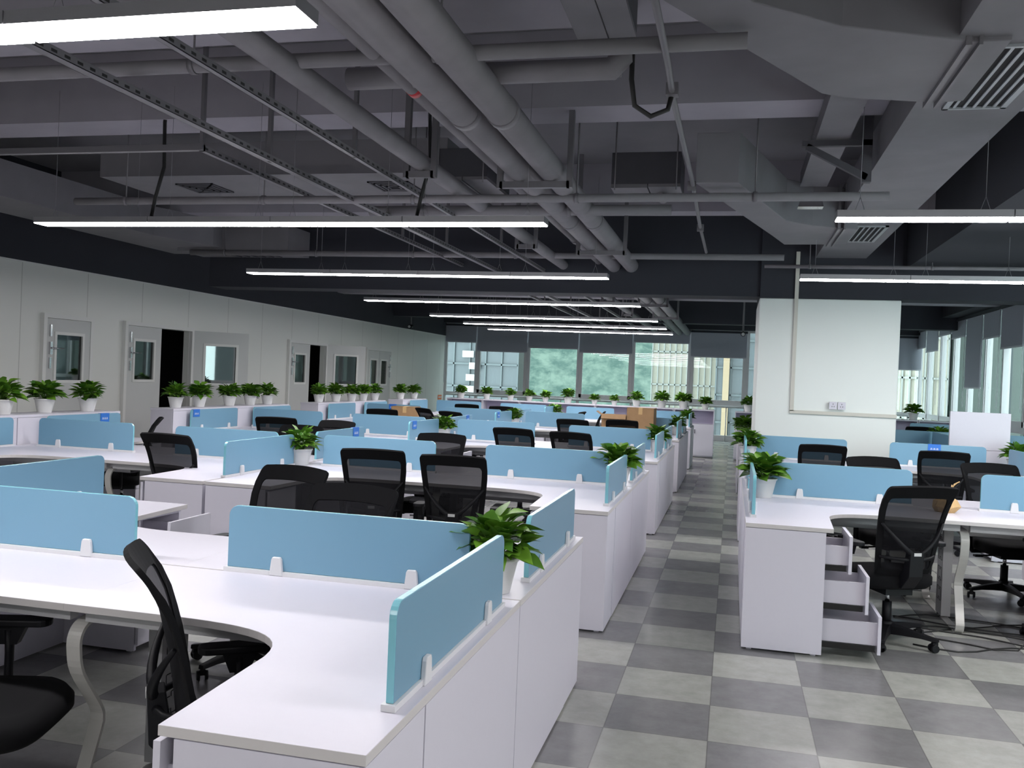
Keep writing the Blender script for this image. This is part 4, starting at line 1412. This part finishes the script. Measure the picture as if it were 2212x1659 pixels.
# pipes along x
for i, (y, z, x0, x1, r, lab) in enumerate((
        (4.05, 3.05, -8.4, 0.0, 0.036, 'slim sprinkler pipe crossing the ceiling nearest the camera'),
        (4.48, 3.10, -2.05, -0.60, 0.058, 'drain pipe crossing under the ceiling with a rising bend'),
        (6.75, 2.92, -5.6, 1.0, 0.032, 'slim sprinkler pipe crossing above the second light'),
        (10.6, 3.02, -7.0, 0.5, 0.036, 'slim sprinkler pipe crossing above the third light'),
        (10.9, 2.96, 0.3, 4.3, 0.022, 'slim pipe above the lights right of the column'),
        (7.55, 2.98, -3.2, -0.55, 0.045, 'medium drain pipe crossing behind the second light'),
        (3.55, 3.2, -2.8, -0.95, 0.05, 'pipe crossing high near the angled duct'))):
    t = thing('ceiling_pipe', lab, 'pipe', ((x0 + x1) / 2, y, z))
    h = (x1 - x0) / 2
    pts = [(-h, 0, 0), (h, 0, 0)]
    if i == 1: pts = [(-h, 0, 0), (h - 0.05, 0, 0), (h, 0, 0.05), (h - 0.03, 0, 0.35)]
    MB().tube(pts, r, 14).obj('pipe_run', M['pipe'], t)
    n = int((x1 - x0) / 1.3)
    for k in range(n):
        u = -h + 0.5 + k * 1.3
        if u > h - 0.1: continue
        m = MB()
        m.tube([(u - 0.015, 0, 0), (u + 0.015, 0, 0)], r * 1.22, 12)
        m.tube([(u, 0, r), (u, 0, SLAB - z)], 0.006, 6)
        m.obj('pipe_clamp', M['tray'], t)
# left over-wall ducts and the flat duct with two vents
t = thing('flat_duct', 'wide flat duct across the ceiling with two square vents', 'duct', (-4.2, 8.0, 3.3))
MB().box(-1.75, 1.72, -0.52, 0.48, 0, 0.3).obj('duct_body', M['duct'], t)
for x in (-0.95, 1.05):
    m = MB()
    for q in range(4):
        w_ = 0.20 - q * 0.045
        m.box(x - w_, x + w_, -w_, -w_ + 0.02, -0.012 - 0.003 * q, 0); m.box(x - w_, x + w_, w_ - 0.02, w_, -0.012 - 0.003 * q, 0)
        m.box(x - w_, x - w_ + 0.02, -w_, w_, -0.012 - 0.003 * q, 0); m.box(x + w_ - 0.02, x + w_, -w_, w_, -0.012 - 0.003 * q, 0)
    m.obj('square_vent', M['unit'], t)
t = thing('wall_side_duct', 'long grey duct along the left wall near the ceiling', 'duct', (-7.2, 8.0, 3.08))
MB().box(-0.45, 0.35, -5, 1.6, 0, 0.35).obj('duct_body', M['duct'], t)
MB().prism([(-0.45, 1.6), (0.35, 1.6), (0.65, 2.4), (0.65, 3.2), (-0.45, 3.2)], 0.0, 0.35, 'xy').obj('duct_elbow', M['duct'], t)
MB().box(0.0, 1.6, 2.6, 3.2, -0.04, 0.3).obj('side_branch', M['duct'], t)
m = MB()
for q in range(6): m.box(0.6 + q * 0.12, 0.66 + q * 0.12, 2.7, 3.1, -0.055, -0.04)
m.obj('vent_grille', M['unit'], t)
def fan_unit(label, x0, x1, y0, y1, z0, z1, drain=None, extra=None):
    t = thing('fan_coil_unit', label, 'ceiling unit', ((x0 + x1) / 2, (y0 + y1) / 2, z0))
    hx, hy, hz_ = (x1 - x0) / 2, (y1 - y0) / 2, z1 - z0
    MB().box(-hx, hx, -hy, hy, 0.03, hz_).obj('unit_casing', M['unit'], t, bevel=0.004)
    MB().box(-hx, hx * 0.05, -hy, hy, 0, 0.03).obj('drip_tray', M['duct'], t)
    MB().box(hx * 0.08, hx, -hy, hy, 0.006, 0.03).obj('drip_tray', M['duct'], t)
    for s in (-1, 1):
        MB().tube([(s * (hx - 0.03), -hy - 0.01, -0.02), (s * (hx - 0.03), -hy - 0.01, SLAB - z0)], 0.006, 6).obj('threaded_rod', M['tray'], t)
    if drain:
        MB().tube(drain, 0.035, 12).obj('drain_pipe', M['pipe'], t)
    return t
fan_unit('dark fan unit left of the thick pipe pair near the centre', -2.42, -1.98, 7.0, 7.75, 3.12, 3.38)
fan_unit('dark fan unit between the aisle pipes and the angled duct', -1.0, -0.46, 7.15, 7.65, 3.08, 3.36, [(0.12, 0, 0), (0.12, 0, -0.05), (0.12, -0.3, -0.08)])
fan_unit('pale-bottomed fan unit at the top centre of the view', -0.80, -0.52, 3.62, 4.38, 3.2, 3.5, [(0.02, 0.44, 0.05), (0.02, 0.52, -0.02), (0.02, 0.55, -0.12)])
# angled ducts right of the aisle
t = thing('air_duct', 'broad supply duct with two bent branches and slatted vents, upper right', 'duct', (1.15, 7.5, 3.13))
MB().box(-0.25, 0.32, -6.5, 3.9, 0, 0.28).obj('duct_body', M['duct'], t)
def branch(poly, z, h, flanges):
    bb = MB().prism([(p[0] - 1.15, p[1] - 7.5) for p in poly], z - 3.13, z - 3.13 + h, 'xy').obj('duct_branch', M['duct'], t, bevel=0.006)
    for (xa, xb, ya, yb) in flanges:
        MB().box(xa - 1.15, xb - 1.15, ya - 7.5, yb - 7.5, z - 3.15, z - 3.11 + h).obj('flange', M['tray'], bb)
branch([(-0.36, 3.70), (0.39, 5.02), (0.50, 5.10), (0.99, 5.24), (1.12, 5.22), (1.12, 4.35), (0.97, 4.35), (0.39, 4.10), (0.02, 3.80), (-0.45, 2.9), (-0.75, 2.9)], 3.11, 0.29, [(0.93, 0.955, 4.33, 5.27), (0.985, 1.0, 4.33, 5.27)])
branch([(-0.32, 6.6), (0.30, 8.9), (0.44, 9.45), (1.02, 9.42), (1.02, 8.55), (0.62, 8.35), (0.38, 8.1), (-0.02, 6.6)], 2.99, 0.36, [(0.84, 0.862, 8.42, 9.46), (0.89, 0.905, 8.42, 9.46)])
for yy in (-3.05, 1.65):
    m = MB()
    m.box(-0.10, 0.22, yy, yy + 0.02, -0.014, 0); m.box(-0.10, 0.22, yy + 0.93, yy + 0.95, -0.014, 0)
    m.box(-0.10, -0.07, yy, yy + 0.95, -0.014, 0); m.box(0.19, 0.22, yy, yy + 0.95, -0.014, 0)
    g = m.obj('vent_frame', M['vent'], t)
    for q in range(5):
        MB().box(-0.05 + q * 0.05, -0.035 + q * 0.05, yy + 0.02, yy + 0.93, -0.011, 0.0).obj('vent_slat', M['vent'], g)
    MB().box(-0.07, 0.19, yy + 0.02, yy + 0.93, -0.003, -0.001).obj('vent_shade_sheet', M['dark'], g)  # thin black sheet painted in for the shade behind the slats
t = thing('narrow_duct', 'narrow duct on steel brackets beside the broad supply duct', 'duct', (0.60, 6.9, 3.29))
MB().box(-0.11, 0.11, -1.3, 1.25, 0, 0.12).obj('duct_body', M['duct'], t)
m = MB()
m.box(-0.2, 0.26, -0.3, -0.26, -0.05, -0.01); m.box(0.2, 0.26, -0.3, -0.24, -0.3, 0.4)
m.obox((0.03, -0.28, -0.16), (0.20, 0, -0.11), (0, 0.02, 0), (0.01, 0, 0.02))
m.obj('steel_bracket', M['unit'], t)
t = thing('flexible_conduit', 'thin jointed conduit dangling along the ceiling above the aisle', 'conduit', (-0.35, 6.5, 3.0))
MB().tube([(0, -4.5, 0), (0, -2.3, 0.02), (0.0, -1.9, -0.02), (0.01, 0, 0.0), (0.0, 2.0, 0), (0.01, 3.6, 0.0)], 0.016, 8).obj('conduit_run', M['tray'], t)
MB().tube([(0, -1.95, 0), (-0.02, -1.95, -0.09), (-0.10, -1.98, -0.13), (-0.18, -2.0, -0.08), (-0.20, -2.0, 0.05), (-0.2, -2.0, 0.4)], 0.013, 8).obj('hose_loop', M['cable'], t)
for y in (-2.0, 0.2, 2.0): MB().box(-0.03, 0.03, y, y + 0.06, -0.03, 0.03).obj('junction_clip', M['tray'], t)
# drop cables to the second light
for i, (x, y, lab) in enumerate(((-2.2, 6.1, 'thick black drop cable right of centre, feeding the second light'), (-4.35, 6.1, 'thick black drop cable on the left, feeding the second light'))):
    o = MB().tube([(0.03, 0.1, 1.25), (0.02, 0.05, 0.8), (0.05, 0.02, 0.45), (0.0, 0.0, 0.22), (-0.03, 0.0, 0.07)], 0.014, 8).obj('drop_cable', M['cable'], loc=(x, y, 2.6))
    tag(o, lab, 'cable')
# cameras
for i, (x, y, z, lab) in enumerate(((0.17, 20.0, 2.62, 'small security camera hanging left of the column'), (-8.3, 22.6, 2.72, 'small security camera above the far end of the left wall'))):
    t = thing('security_camera', lab, 'camera', (x, y, z))
    MB().tube([(0, 0, 0.10), (0, 0, SLAB - z)], 0.02, 8).obj('mount_pole', M['tray'], t)
    MB().tube([(0, 0.05, 0.07), (0, -0.12, 0.05)], 0.05, 12).obj('camera_body', M['black'], t)
    MB().tube([(0, -0.12, 0.05), (0, -0.135, 0.048)], 0.035, 12).obj('lens_ring', M['grey_pl'], t)
t = thing('emergency_lamp', 'small metal floodlight tucked beside the ducts', 'lamp', (0.56, 7.85, 3.05))
MB().prism([(-0.10, 0), (0.10, 0), (0.075, 0.09), (-0.075, 0.09)], -0.06, 0.06, 'xz').obj('lamp_body', M['chrome'], t)
